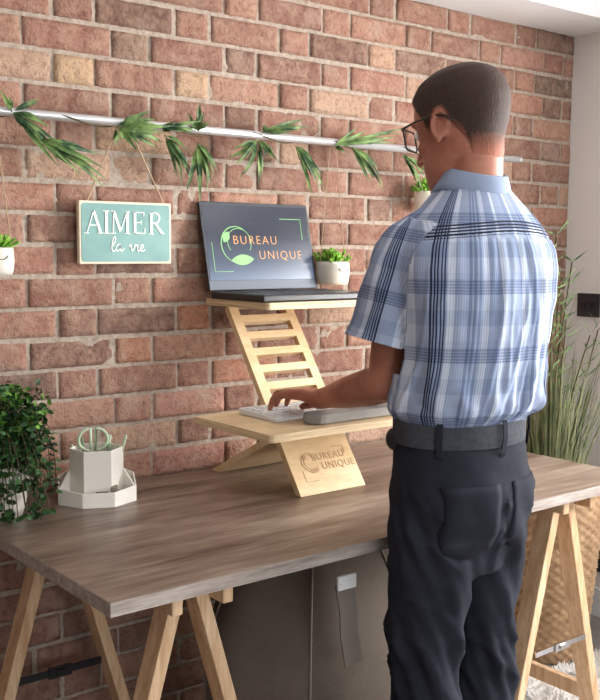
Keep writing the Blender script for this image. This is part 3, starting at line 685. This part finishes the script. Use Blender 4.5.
# ------------------------------------------------------------------ basket with tall grass, rug, sockets
BX, BY = 1.50, -.275
t = thing('wicker_basket', (BX, BY, 0), 'tall woven wicker basket holding grass, behind the right trestle', 'basket')
mb = MB(); HBk = .60; NR = 38; NA = 176
rings = []
for k in range(NR*2+1):
    u = k/(NR*2); row = []
    for i in range(NA):
        a_ = 2*PI*i/NA; r = .135+.055*u+.0075*math.sin(i*2*PI/8+PI*(k//2 % 2))*(1 if k % 2 else .2)-(.006 if k % 2 == 0 else 0)
        row.append((BX+r*math.cos(a_), BY+r*math.sin(a_), HBk*u))
    rings.append(row)
mb.loft(rings, False); mb.f.append(tuple(range(NA-1,-1,-1))); mb.mi.append(0); mb.build('weave', 'wicker', t, smooth=True)
m_ = MB(); m_.tube([(BX+.19*math.cos(a_), BY+.19*math.sin(a_), HBk) for a_ in [2*PI*k/48 for k in range(49)]], .010, 8); m_.build('rim', 'wicker', t, smooth=True)
m_ = MB(); m_.loft([[(BX+r*math.cos(2*PI*i/40), BY+r*math.sin(2*PI*i/40), z) for i in range(40)] for r, z in ((.125,.02),(.178,HBk-.01),(.170,HBk-.01),(.158,.46))], True); m_.build('lining', 'wickerin', t, smooth=True)
t = thing('tall_grass_plant', (BX, BY, .47), 'tall artificial grass plant with bamboo sprigs standing in the wicker basket', 'plant')
random.seed(5); g1 = MB(); g2 = MB(); g3 = MB()
for k in range(330):
    a_ = random.uniform(0, 2*PI); r0 = random.uniform(0,.10); h = random.uniform(.22,.62); out = random.uniform(.0,.26)*(h/.6)
    p0 = V((BX+r0*math.cos(a_), BY+r0*math.sin(a_), .46)); pe = p0+V((out*math.cos(a_), out*math.sin(a_), h)); pe.x = min(pe.x, XR-.03); pe.y = min(pe.y, -.03)
    pk = p0+V((out*.25*math.cos(a_), out*.25*math.sin(a_), h*.65)); s_ = V((-math.sin(a_), math.cos(a_), 0)); w = random.uniform(.0018,.0036); rows = []
    for i in range(8):
        u = i/7; c = ((1-u)**2)*p0+2*u*(1-u)*pk+u*u*pe; ww = w*(1-u**3)+.0003; rows.append((c-s_*ww, c+V((0,0,.0))+V((math.cos(a_),math.sin(a_),0))*ww*.4, c+s_*ww))
    g1.add([p for r in rows for p in r], [(i*3+j, i*3+j+1, i*3+j+4, i*3+j+3) for i in range(7) for j in (0,1)])
for (tx, ty, yy) in ((556,236,-.30),(572,262,-.22),(560,285,-.25),(545,262,-.3),(562,300,-.2),(590,335,-.25),(566,320,-.3),(598,330,-.2)):
    tp = at(tx, ty, y=yy); tp.x = min(tp.x, XR-.04); p0 = V((BX+random.uniform(-.05,.05), BY+random.uniform(-.03,.05), .46)); pts = [p0.lerp(tp, u)+V((0,0,.03*math.sin(PI*u))) for u in [i/10 for i in range(11)]]
    g2.tube(pts, .0026, 6)
    for i in range(5, 11):
        for s_ in (-1, 1):
            b = pts[i]; e = b+V((s_*random.uniform(.03,.09), random.uniform(-.03,.0), random.uniform(.02,.09))); e.x = min(e.x, XR-.015); e.y = min(e.y, -.02); blade(g3, b, e, .007, .05, 5)
g1.build('grass_blades', 'grass', t, smooth=True); g2.build('canes', 'stem', t, smooth=True); tag(g3.build('cane_leaves', 'leafg', t, smooth=True), 'narrow darker leaves on the canes')

t = thing('shag_rug', (1.15, -.75, 0), 'cream fluffy shag rug on the grey floor under the right trestle', 'rug')
RX0, RX1_, RY0, RY1 = .62, 1.66, -1.5, -.42
m_ = MB(); m_.box((RX0, RY0, .0005), (RX1_, RY1, .008)); m_.box((RX0, RY1, .0005), (1.33, -.20, .008)); m_.build('backing', 'rug', t)
m_ = MB(); random.seed(9)
for k in range(22000):
    x = random.uniform(RX0, RX1_); y = random.uniform(RY0, -.20)
    if y > RY1 and x > 1.33: continue
    if y < -1.25 and x < 1: continue
    l = random.uniform(.018,.034); a_ = noise.noise(V((x*7,y*7,0)))*9+random.uniform(-.7,.7); lean = random.uniform(.3,1.1)
    d = V((math.cos(a_)*math.sin(lean), math.sin(a_)*math.sin(lean), math.cos(lean))); s_ = V((-math.sin(a_), math.cos(a_), 0))*.0022; b = V((x,y,.006))
    m_.add([b-s_, b+s_, b+d*l*.6+s_*.9, b+d*l*.6-s_*.9, b+d*l+V((0,0,-.003))], [(0,1,2,3),(3,2,4)])
tag(m_.build('pile', 'rug', t), kind='stuff')
M['sock'] = mat('dark_steel_plate', (70,70,74), .3, .6)
for (py_, pz_, lb) in ((-.112, 1.174, 'dark metal socket plate on the white wall above the tall grass'), (-.215, .215, 'dark metal socket plate low on the white wall at the right edge, above the baseboard')):
    t = thing('wall_socket', (XR, py_, pz_), lb, 'socket', 'dark socket plates on the white wall')
    m_ = MB(); m_.box((XR-.008, py_-.049, pz_-.044), (XR-.0005, py_+.049, pz_+.044)); pl_ = m_.build('plate', 'sock', t, bevel=.002)
    m_ = MB()
    for q in (-.02, .02): m_.box((XR-.012, py_+q-.012, pz_-.008), (XR-.007, py_+q+.012, pz_+.012))
    m_.build('rocker_switch', 'blackp', pl_, bevel=.001)

#PBEG#
UOFF, SOFF = .232, -.066
# ------------------------------------------------------------------ the man
MP = thing('person', (.335, -.92, 0), 'man in a short sleeved blue plaid shirt and black jeans, standing at the desk typing', 'person')
def cl(z):                                              # centre line of the trunk
    u = max(0, (z-.98)/.52); return V((.335+.072*u, -.918+.050*u-.028*math.sin(PI*min(1,u)), z))
SL, SR = V((.250, -.830, 1.378)), V((.560, -.880, 1.385))
EL, ER = at(387, 383, d=2.12), V((.615, -.800, 1.10))
WL, WR = at(320, 399, d=2.36), V((.500, -.560, 1.028))
HS = 1.055
DZ = .028
HC = at(463, 133, d=2.125)
hy, hp = math.radians(7), math.radians(14)              # head turned a little left, bowed
HM = Matrix.Translation(HC) @ Matrix.Rotation(hy, 4, 'Z') @ Matrix.Rotation(-hp, 4, 'X') @ Matrix.Scale(HS, 4)
body = MB()
lv = [(-.118,.020,.078,.045),(-.110,.036,.090,.012),(-.092,.050,.096,-.012),(-.062,.061,.097,-.050),(-.030,.067,.095,-.072),(0,.072,.094,-.088),(.025,.076,.096,-.099),(.055,.078,.097,-.106),(.085,.074,.088,-.101),(.105,.066,.070,-.086),(.119,.046,.044,-.062),(.127,.018,.012,-.028)]
rings = []
for (z, w_, yf, yb) in lv:
    cyy = (yf+yb)/2; ly = (yf-yb)/2; row = []
    for i in range(36):
        a_ = 2*PI*i/36; ca, sa = math.cos(a_), math.sin(a_); e = .92
        row.append(HM @ V((w_*math.copysign(abs(ca)**e, ca), cyy+ly*math.copysign(abs(sa)**e, sa), z)))
    rings.append(row)
body.loft(rings)
R3 = HM.to_3x3(); RN = R3 @ Matrix.Scale(1/HS, 3)
def hp_(x, y, z): return HM @ V((x, y, z))
body.capsule([hp_(0,.092,.020), hp_(0,.104,-.005), hp_(0,.116,-.028)], [.007,.009,.011], 10)
for s_ in (-1, 1): body.ball(hp_(s_*.011,.104,-.032), (.008,.009,.007), 10, 6)
body.ball(hp_(0,.092,-.056), (.024,.009,.0055), 14, 8, RN); body.ball(hp_(0,.091,-.067), (.020,.009,.006), 14, 8, RN); body.ball(hp_(0,.084,-.100), (.018,.014,.014), 12, 8, RN)
for s_ in (-1, 1):
    body.ball(hp_(s_*.030,.088,.040), (.022,.010,.006), 12, 8, RN)         # brow
    body.ball(hp_(s_*.045,.066,-.015), (.018,.018,.016), 12, 8, RN)        # cheekbone
    er = RN @ Matrix.Rotation(s_*-.38, 3, 'Z') @ Matrix.Rotation(.18, 3, 'X')
    c0 = hp_(s_*.077,-.004,.004)
    body.ball(c0, (.0055,.013,.026), 12, 8, er)
    rim = [c0 + er @ V((s_*.006, .004+.016*math.cos(q), .004+.029*math.sin(q))) for q in [math.radians(-60+i*22) for i in range(12)]]
    body.capsule(rim, [.0045]*12, 8); body.ball(c0+er @ V((s_*.003,.006,-.026)), (.005,.008,.009), 10, 6, er)
nb = cl(1.46)+V((0,.004,0)); body.capsule([nb, nb.lerp(hp_(0,-.022,-.06), .55)+V((0,-.004,0)), hp_(0,-.020,-.06), hp_(0,-.020,-.02)], [.064,.058,.057,.058], 28)
body.capsule([cl(1.0), cl(1.15), cl(1.30), cl(1.38)], [.08,.09,.09,.07], 24, 1.25, (1,0,0))
for s_, S, E, W in ((-1, SL, EL, WL), (1, SR, ER, WR)):
    body.capsule([cl(1.38)+V((s_*.05,0,-.01)), S+V((0,0,-.02))], [.05,.045], 16)
    body.capsule([S, S.lerp(E,.35), S.lerp(E,.75), E], [.056,.052,.045,.043], 20)
    body.capsule([E, E.lerp(W,.22), E.lerp(W,.55), E.lerp(W,.85), W], [.044,.046,.040,.029,.027], 20, .92, (0,0,1))
# legs inside the jeans and feet inside the shoes
for s_ in (-1, 1):
    h = V((.335+s_*.088, -.915, .90)); body.capsule([cl(1.0), h], [.07,.07], 16)
    body.capsule([h, V((h.x+s_*.008, -.915, .50)), V((h.x+s_*.012, -.925, .10))], [.066,.050,.036], 16)
    body.capsule([V((h.x+s_*.012, -.945, .045)), V((h.x+s_*.022, -.80, .035))], [.034,.030], 12)
# hands
def hand(W, E, tip, thumb, seed):
    f = (tip-W); f.z *= .35; f.normalize(); s_ = f.cross(V((0,0,1))).normalized()*thumb; n = V((0,0,1)); n = (n - f*n.dot(f)).normalized()
    g = 1.10
    kn = W+f*.092*g+n*.010
    offs = {'i': .030, 'm': .010, 'r': -.011, 'p': -.030}
    for k, o_ in offs.items():
        kk = kn+s_*o_*g+f*{'i':0,'m':.004,'r':-.001,'p':-.012}[k]
        body.capsule([W+s_*o_*.55+n*.002, W.lerp(kk,.55)+n*.004, kk], [.0165,.0150,.0118], 12)
        L_ = {'i':(.044,.027,.021),'m':(.048,.030,.022),'r':(.045,.028,.021),'p':(.035,.021,.019)}[k]
        b = {'i':(10,38,62),'m':(6,40,66),'r':(8,42,70),'p':(14,40,64)}[k]
        p = kk; pts = [p]
        for l, an in zip(L_, b):
            q = math.radians(an+random.uniform(-3,3)); p = p+(f*math.cos(q)-n*math.sin(q)+s_*o_*1.6)*l*g; pts.append(p)
        zt = KZ+.022; dz = min(0, pts[-1].z-zt)
        pts = [pp-V((0,0,dz*(i/3)**1.2)) for i, pp in enumerate(pts)]
        body.capsule(pts, [.0108,.0098,.0088,.0078], 12)
    t0 = W+f*.022*g+s_*.024*g-n*.006
    pts = [t0, t0+f*.034*g+s_*.016*g-n*.010, t0+f*.064*g+s_*.020*g-n*.020, t0+f*.088*g+s_*.012*g-n*.028]
    dz = min(0, pts[-1].z-(KZ+.024)); pts = [pp-V((0,0,dz*(i/3))) for i, pp in enumerate(pts)]
    body.capsule(pts, [.0165,.0128,.0108,.0092], 12)
random.seed(3)
hand(WL, EL, V((.262,-.375,.985)), 1, 1); hand(WR, ER, V((.440,-.375,.985)), -1, 2)
bo = body.build('body', 'skin', MP); remesh(bo, .0038, 9, .5)
# hair: a short cropped layer over the skull
HI = HM.inverted(); me = bo.data; hb = MB(); idx = {}; fades = []
def hairmask(p):
    q = HI @ p
    if q.z < -.11 or abs(q.x) > .09: return -1
    y, z, x = q.y, q.z, abs(q.x)
    if y > .068: line = .072
    elif y > .034: line = .018 + .054*(y-.034)/.034       # temple
    elif y > .020: line = .000
    elif y > -.020: line = .022+(.020-y)*.2
    elif y > -.045: line = .022-(-.020-y)*2.4            # behind the ear
    else: line = -.060-(-.045-y)*.5
    if y < -.085 and x < .05: line = -.088
    return (z-line)/(.012 if y > -.025 else .034 if y < -.06 else .012+.022*(-.025-y)/.035)
for p in me.polygons:
    ms = [hairmask(V(me.vertices[i].co)) for i in p.vertices]
    if min(ms) < 0: continue
    f = []
    for i, mm in zip(p.vertices, ms):
        if i not in idx:
            vv = me.vertices[i]; q = HI @ V(vv.co)
            if abs(q.x) > .0775 and -.030 < q.y < .02 and q.z < .036: mm = min(mm, .15)
            k = min(1, mm); idx[i] = len(hb.v); hb.v.append(tuple(vv.co+vv.normal*(.0006+.0065*k))); fades.append(min(1, mm*.72-.12))
        f.append(idx[i])
    hb.f.append(tuple(f)); hb.mi.append(0)
hb.attr['fade'] = fades; tag(hb.build('hair', 'hair', MP, smooth=True), 'short cropped brown hair faded at the neck')
# eyes
for s_ in (-1, 1):
    m_ = MB(); m_.ball(hp_(s_*.031,.084,.020), (.0125,.0125,.0125), 16, 10); e = m_.build('eye', 'signw', MP, smooth=True)
    m_ = MB(); m_.ball(hp_(s_*.031,.084,.020)+R3 @ V((0,.0095,-.002)), (.006,.003,.006), 12, 6, RN); m_.build('iris', 'blackp', e, smooth=True)
# eyeglasses
gl = MB(); gf = None
m_ = MB()
for s_ in (-1, 1):
    pts = []
    for (cx, cz, a0) in ((.050,.032,0),(.018,.032,90),(.018,.006,180),(.050,.006,270)): pts += arc(cx, cz, .009, a0, a0+90, 5)
    pts = [hp_(s_*x, .113-.25*max(0,x-.02), z-.004) for x, z in pts]; pts.append(pts[0]); m_.tube(pts, .0019, 8)
m_.tube([hp_(-.010,.113,.026), hp_(0,.116,.029), hp_(.010,.113,.026)], .0017, 8)
gf = m_.build('eyeglasses', 'blackp', MP, smooth=True); tag(gf, 'black framed glasses')
for s_ in (-1, 1):
    m_ = MB(); m_.tube([hp_(s_*.058,.104,.030), hp_(s_*.077,.092,.031), hp_(s_*.084,.05,.032), hp_(s_*.085,.0,.030), hp_(s_*.083,-.020,.022), hp_(s_*.081,-.036,.006)], [.0024,.0026,.0022,.0022,.0024,.0022], 8); m_.build('temple_arm', 'blackp', gf, smooth=True)
    m_ = MB(); m_.prism([(x, z) for (cx, cz, a0) in ((.049,.027,0),(.019,.027,90),(.019,.003,180),(.049,.003,270)) for x, z in arc(cx, cz, .008, a0, a0+90, 4)], HM @ frame(V((0,.1095,0)), V((s_,0,0)), V((0,0,1)), V((0,-1,0)))@ Matrix.Identity(4), 0, .001); m_.build('lens', 'glass', gf)

# shirt: trunk and sleeves in one cloth, then folds along the surface
prof = [(.962,.150,.103),(.985,.156,.108),(1.000,.158,.111),(1.010,.168,.121),(1.022,.177,.130),(1.045,.178,.132),(1.08,.174,.130),(1.12,.172,.129),(1.19,.180,.129),(1.25,.188,.130),(1.31,.193,.128),(1.35,.188,.122),(1.38,.174,.114),(1.41,.152,.104),(1.435,.126,.094),(1.455,.104,.086),(1.47,.088,.079),(1.485,.076,.072),(1.500,.071,.069)]
tw = math.radians(-7)
sh = MB(); rings = []; e = .86
for z, a_, b_ in prof:
    row = []; th = tw*max(0, min(1, (z-1.1)/.25))
    for i in range(72):
        q = 2*PI*i/72; ox = a_*math.copysign(abs(math.cos(q))**e, math.cos(q)); oy = b_*math.copysign(abs(math.sin(q))**e, math.sin(q))
        row.append(cl(z)+V((ox*math.cos(th)-oy*math.sin(th), ox*math.sin(th)+oy*math.cos(th), DZ)))
    rings.append(row)
sh.loft(rings)
CUL, CUR = at(379, 346, d=2.10), SR.lerp(ER, .78)
for S, Cu, sg in ((SL, CUL, -1), (SR, CUR, 1)):
    inn = V((cl(1.36).x-S.x, cl(1.36).y-S.y, 0)).normalized()
    sh.capsule([cl(1.43)+V((sg*.03,0,.005)), cl(1.42).lerp(S,.55)+V((0,0,.022)), S], [.060,.060,.060], 24)
    sh.capsule([S+inn*.07, S+inn*.02, S.lerp(Cu,.2)], [.062,.066,.064], 28)
    ax = (Cu-S).normalized(); sh.tube([S, S.lerp(Cu,.15), S.lerp(Cu,.35), S.lerp(Cu,.6), S.lerp(Cu,.85), Cu], [.061,.065,.067,.067,.069,.072], 36, 0, 1.08, (0,1,0))
so = sh.build('shirt', 'shirt', MP); remesh(so, .0045, 8, .5)
me = so.data; n_ = len(me.vertices); pu = [0.0]*n_; pv = [0.0]*n_; yk = [3.0]*n_; newco = []
for vi, vv in enumerate(me.vertices):
    p = V(vv.co); nrm_ = V(vv.normal); z = p.z-DZ; c_ = cl(z); dx, dy = p.x-c_.x, p.y-c_.y
    ph = math.atan2(dy, dx); s_ = (((ph+PI/2+PI) % (2*PI))-PI)*.172       # 0 = middle of the back, + to the right side
    sl_ = None
    for S, Cu, sg in ((SL, CUL, -1), (SR, CUR, 1)):
        L_ = (Cu-S).length; ax = (Cu-S)/L_; t_ = (p-S).dot(ax); rad_ = (p-S-ax*t_).length
        seam = (p.x-(S.x+sg*.006))*sg; aa, b2 = 1, 1
        for i in range(len(prof)-1):
            if prof[i][0] <= z <= prof[i+1][0]: aa, b2 = prof[i][1], prof[i][2]
        val = (dx/aa)**2+(dy/b2)**2
        if rad_ < .092 and t_ > -.075 and dx*sg > .03 and (seam > 0 or (val > 1.13 and t_ > .0)) and not (seam < .02 and dy < -.04 and t_ > .05): sl_ = (S, ax, t_, sg, L_)
    if sl_:
        S, ax, t_, sg, L_ = sl_; ref = V((0,-1,0)); ref = (ref-ax*ref.dot(ax)).normalized(); bb = ax.cross(ref)
        w_ = p-S-ax*t_; q = math.atan2(w_.dot(bb), w_.dot(ref)); u = t_/L_
        pu[vi] = 1.08+(q*-sg)*.072+SOFF; pv[vi] = .60-t_+.02
        k = max(0, min(1, u*3+.6))
        d = k*(.0065*noise.noise(V((math.cos(q)*1.6, math.sin(q)*1.6, u*3+sg)))+.0028*noise.noise(V((p.x*38, p.y*38, p.z*24))))
        d += .0018*max(0, 1-abs(u-.93)/.012)*(-1)
    else:
        back = max(0, -math.sin(ph)); g = max(0, min(1, (1.378-z)/.015))*max(0, min(1, (z-1.12)/.22))
        wv = math.sin(s_*165+2.2*noise.noise(V((s_*14, z*5, 1))))
        d = .0042*g*back**.5*wv*(.55+.6*noise.noise(V((s_*20, z*3, 8))))
        lo = max(0, min(1, (1.345-z)/.12))*max(0, min(1, (z-1.0)/.03))
        r1 = noise.noise(V((s_*13+z*1.5, z*2.1, 3))); d += lo*(.010*r1+.0075*(1-abs(noise.noise(V((s_*17-z*2.2, z*2.8, 15))))*5 if abs(noise.noise(V((s_*17-z*2.2, z*2.8, 15)))) < .2 else 0)*.8+.005*noise.noise(V((s_*36, z*5, 5))))
        bl = max(0, 1-abs(z-1.040)/.035); d += bl*(.008*noise.noise(V((s_*26, z*16, 9)))+.004*math.sin(s_*95+z*20))
        d += .0025*noise.noise(V((s_*30, z*26, 6)))*lo
        if z > 1.44: d = 0
        pu[vi] = s_+1.08+UOFF; pv[vi] = z+.045
        yz = 1.388+.010*math.cos(s_*8)
        yk[vi] = max(-3, min(3, (z-yz)/.014)) if math.sin(ph) < .35 else 3.0
        if abs(z-(yz-.014)) < .004: d -= .0022
    newco.append(p+nrm_*d)
for vv, p in zip(me.vertices, newco): vv.co = p
for k_, vals in (('pu', pu), ('pv', pv), ('yoke', yk)):
    a_ = me.attributes.new(name=k_, type='FLOAT', domain='POINT'); a_.data.foreach_set('value', vals)
bm = bmesh.new(); bm.from_mesh(me); kill = []
for f in bm.faces:
    c_ = f.calc_center_median()
    if c_.z < .972+DZ-.006 and abs(f.normal.z) > .7: kill.append(f); continue
bmesh.ops.delete(bm, geom=kill, context='FACES')
for S, Cu in ((SL, CUL), (SR, CUR)):                      # trim the cuffs level
    ax = (Cu-S).normalized(); pl_ = Cu-ax*.007
    vs_ = [v for v in bm.verts if (v.co-Cu).length < .125 and (v.co-pl_).dot(ax) > -.02 and (v.co-Cu-ax*(v.co-Cu).dot(ax)).length < .090]
    es_ = {e_ for v in vs_ for e_ in v.link_edges}; fs_ = {f for v in vs_ for f in v.link_faces}
    bmesh.ops.bisect_plane(bm, geom=list(vs_)+list(es_)+list(fs_), plane_co=pl_, plane_no=ax)
    dead = [v for v in bm.verts if (v.co-pl_).dot(ax) > .0004 and (v.co-Cu-ax*(v.co-Cu).dot(ax)).length < .092 and (v.co-pl_).dot(ax) < .05]
    bmesh.ops.delete(bm, geom=dead, context='VERTS')
bm.to_mesh(me); bm.free()
sm = so.modifiers.new('cloth', 'SOLIDIFY'); sm.thickness = .0016; sm.offset = -1
# collar: stand and fold-over leaf
cb_ = MB(); n = 64; rows = []; pu = []; pv = []
nd = (hp_(0,-.030,-.05)-cl(1.47)).normalized(); c0 = cl(1.478)+V((0,0,DZ+.006)); xa = V((1,0,0)); ya = nd.cross(xa).normalized()
for (r, h, b) in ((.0720,-.010,1),(.0690,.016,1),(.0670,.034,1),(.0695,.0375,1),(.0735,.034,1),(.0830,.008,1),(.0880,-.006,1),(.0860,-.008,1),(.0780,.004,1)):
    row = []
    for i in range(n):
        q = -PI/2+2*PI*(i+.5)/n-PI; fr = max(0, math.sin(q)); rr = r
        hh = h*(1-.35*fr)-.020*fr + (-.010*fr if r > .075 else 0)
        row.append(c0+xa*math.cos(q)*rr+ya*math.sin(q)*rr*1.0+nd*hh)
    rows.append(row)
cb_.loft(rows, False); cb_.attr = {'pu': [1.2455+((i//n) % 2)*.0 for i in range(len(cb_.v))], 'pv': [.05]*len(cb_.v), 'yoke': [3.0]*len(cb_.v)}
cb_.build('collar', 'shirt', so, smooth=True)
# belt
def ringband(z0, z1, a_, b_, th, name, mt, parent, n=96, dz=0):
    m_ = MB(); rows = []
    for (z, o_) in ((z0,0),(z0,th),(z1,th),(z1,0)):
        rows.append([cl(.98)+V(((a_+o_)*math.cos(q), (b_+o_)*math.sin(q), z-.98+.003*math.sin(q))) for q in [2*PI*i/n for i in range(n)]])
    rows.append(rows[0]); m_.loft(rows, False); return m_.build(name, mt, parent, smooth=False, bevel=.001)
ringband(.980, 1.028, .160, .113, .004, 'belt', 'belt', MP)
# jeans
jb = MB(); wst = cl(.98)
rings = []
for (z, a_, b_, dy) in ((.70,.10,.09,0),(.76,.150,.106,-.004),(.82,.165,.120,-.008),(.88,.166,.124,-.010),(.93,.160,.117,-.004),(.985,.157,.110,0),(1.034,.157,.110,0)):
    rings.append([V((wst.x, wst.y+dy, z))+V((a_*math.copysign(abs(math.cos(q))**.9, math.cos(q)), b_*math.copysign(abs(math.sin(q))**.9, math.sin(q)), 0)) for q in [2*PI*i/48 for i in range(48)]])
jb.loft(rings)
for s_ in (-1, 1):
    x = wst.x+s_*.080; pts = [(x, -.922, .88), (x+s_*.002, -.922, .76), (x+s_*.004, -.915, .62), (x+s_*.006, -.912, .50), (x+s_*.008, -.925, .34), (x+s_*.010, -.930, .12), (x+s_*.010,-.928,.045)]
    jb.tube(pts, [.084,.088,.079,.070,.070,.069,.070], 28, 0, 1.08, (0,1,0))
    jb.ball((wst.x+s_*.075, -.975, .865), (.078,.062,.085), 20, 12)
jo = jb.build('jeans', 'denim', MP); remesh(jo, .007, 6, .5)
for vv in jo.data.vertices:                              # creases
    p = vv.co; c_ = V((wst.x+(.085 if p.x > wst.x else -.085), -.92, p.z)); n_ = (p-c_); n_.z = 0
    if n_.length < 1e-4: continue
    n_.normalize(); k = max(0, min(1, (.97-p.z)/.1)); kn_ = math.exp(-((p.z-.50)/.13)**2)+math.exp(-((p.z-.78)/.07)**2)*.8+.35
    ang_ = math.atan2(n_.y, n_.x)
    d = .013*k*kn_*noise.noise(V((ang_*.9, p.z*13+ang_*2.2, 2 if p.x > wst.x else 7)))+.004*k*noise.noise(V((p.x*22, p.y*22, p.z*34)))+.007*k*kn_*(1-abs(math.sin(p.z*26+ang_*1.6+3*noise.noise(p*6))))**2
    vv.co = p+n_*d
# pockets and loops
def onhip(x, z, off):                                    # surface of the seat at x, z
    ray0 = V((x, -1.3, z)); ok, loc, nn, _ = jo.ray_cast(ray0, V((0,1,0))); return (loc if ok else V((x,-1.03,z)))+nn*off if ok else V((x,-1.03,z))
bpy.context.view_layer.update()
for s_ in (-1, 1):
    m_ = MB(); G = 8; grid = []
    for j in range(G+1):
        for i in range(G+1):
            u, w_ = i/G, j/G; x = wst.x+s_*(.020+.118*u); z = .905-.022*0-.135*w_-.018*(1-abs(2*u-1))*(w_ == 1); grid.append(onhip(x, z, .0022))
    m_.add(grid, [(j*(G+1)+i, j*(G+1)+i+1, (j+1)*(G+1)+i+1, (j+1)*(G+1)+i) for j in range(G) for i in range(G)])
    o = m_.build('back_pocket', 'denim', jo, smooth=True); sm = o.modifiers.new('t', 'SOLIDIFY'); sm.thickness = .0016; sm.offset = 1
for q in (-PI/2, -PI/2+.95, -PI/2-.95, PI/2+.4, PI/2-.4):
    dx, dy = math.cos(q), math.sin(q); c_ = cl(.98); tx, ty = -dy, dx; pts = [(.955,.001),(.965,.006),(1.0,.010),(1.030,.008),(1.038,.001)]; rows = []
    for z, o_ in pts:
        p = V((c_.x+(.160+o_)*dx, c_.y+(.113+o_)*dy, z)); rows.append([p+V((tx,ty,0))*s2*.0065+V((dx,dy,0))*e_ for s2, e_ in ((-1,0),(1,0),(1,.002),(-1,.002))])
    m_ = MB(); m_.loft(rows); m_.build('belt_loop', 'denim', jo)
m_ = MB(); p = at(394, 439, d=2.07)
m_.ball(p, (.016,.020,.024), 16, 10); m_.build('belt_pouch', 'blackp', MP, smooth=True)
# shoes
for s_ in (-1, 1):
    x = wst.x+s_*.10; m_ = MB(); m_.capsule([V((x, -.965, .050)), V((x+s_*.004, -.90, .050)), V((x+s_*.012, -.78, .038)), V((x+s_*.014, -.735, .034))], [.042,.044,.040,.030], 20, .85, (0,0,1)); m_.capsule([V((x,-.95,.06)), V((x,-.94,.10))], [.042,.045], 18)
    o = m_.build('shoe', 'blackp', MP); remesh(o, .006, 5)
    m_ = MB(); m_.prism([(x-.042,-.985),(x+.042,-.985),(x+.05+s_*.012,-.80),(x+.03+s_*.014,-.705),(x-.03+s_*.014,-.705),(x-.05+s_*.012,-.80)], Matrix.Identity(4), .0005, .016); m_.build('sole', 'keyd', o, bevel=.004)
#PEND#

# ------------------------------------------------------------------ light, camera, world
def area(name, loc, rot, sx, sy, power, col=(1,1,1)):
    l = bpy.data.lights.new(name, 'AREA'); l.shape = 'RECTANGLE'; l.size = sx; l.size_y = sy; l.energy = power; l.color = col
    o = bpy.data.objects.new(name, l); o.location = loc; o.rotation_euler = rot; C.objects.link(o); return o
area('daylight_side_window', (XR+.35, (WY0+WY1)/2, 1.5), (0, PI/2, 0), 1.3, 1.6, 120, (1,.985,.97))
area('fill_front_window', ((FX0+FX1)/2, YF-.35, 1.5), (PI/2, 0, 0), 2.5, 1.2, 34, (.97,.98,1))  # weaker fill light, added outside the unseen front window
w = bpy.data.worlds.new('World'); bpy.context.scene.world = w; w.use_nodes = True
sky = w.node_tree.nodes.new('ShaderNodeTexSky'); sky.sky_type = 'NISHITA'; sky.sun_disc = False; sky.sun_elevation = .7
w.node_tree.links.new(sky.outputs[0], w.node_tree.nodes['Background'].inputs[0]); w.node_tree.nodes['Background'].inputs[1].default_value = .12
cd = bpy.data.cameras.new('camera'); co = bpy.data.objects.new('camera', cd); C.objects.link(co)
cd.sensor_fit = 'HORIZONTAL'; cd.sensor_width = 36; cd.lens = FPX/600*36; cd.clip_start = .05
c, s = math.cos(ROLL), math.sin(ROLL); Rr = _R*c+_U2*s; Ur = -_R*s+_U2*c
co.matrix_world = frame(CAM, Rr, Ur, -_F2)
sc = bpy.context.scene; sc.camera = co
sc.view_settings.view_transform = 'Standard'; sc.view_settings.look = 'None'; sc.view_settings.gamma = 1; sc.view_settings.use_curve_mapping = False
sc.view_settings.exposure = 1.0
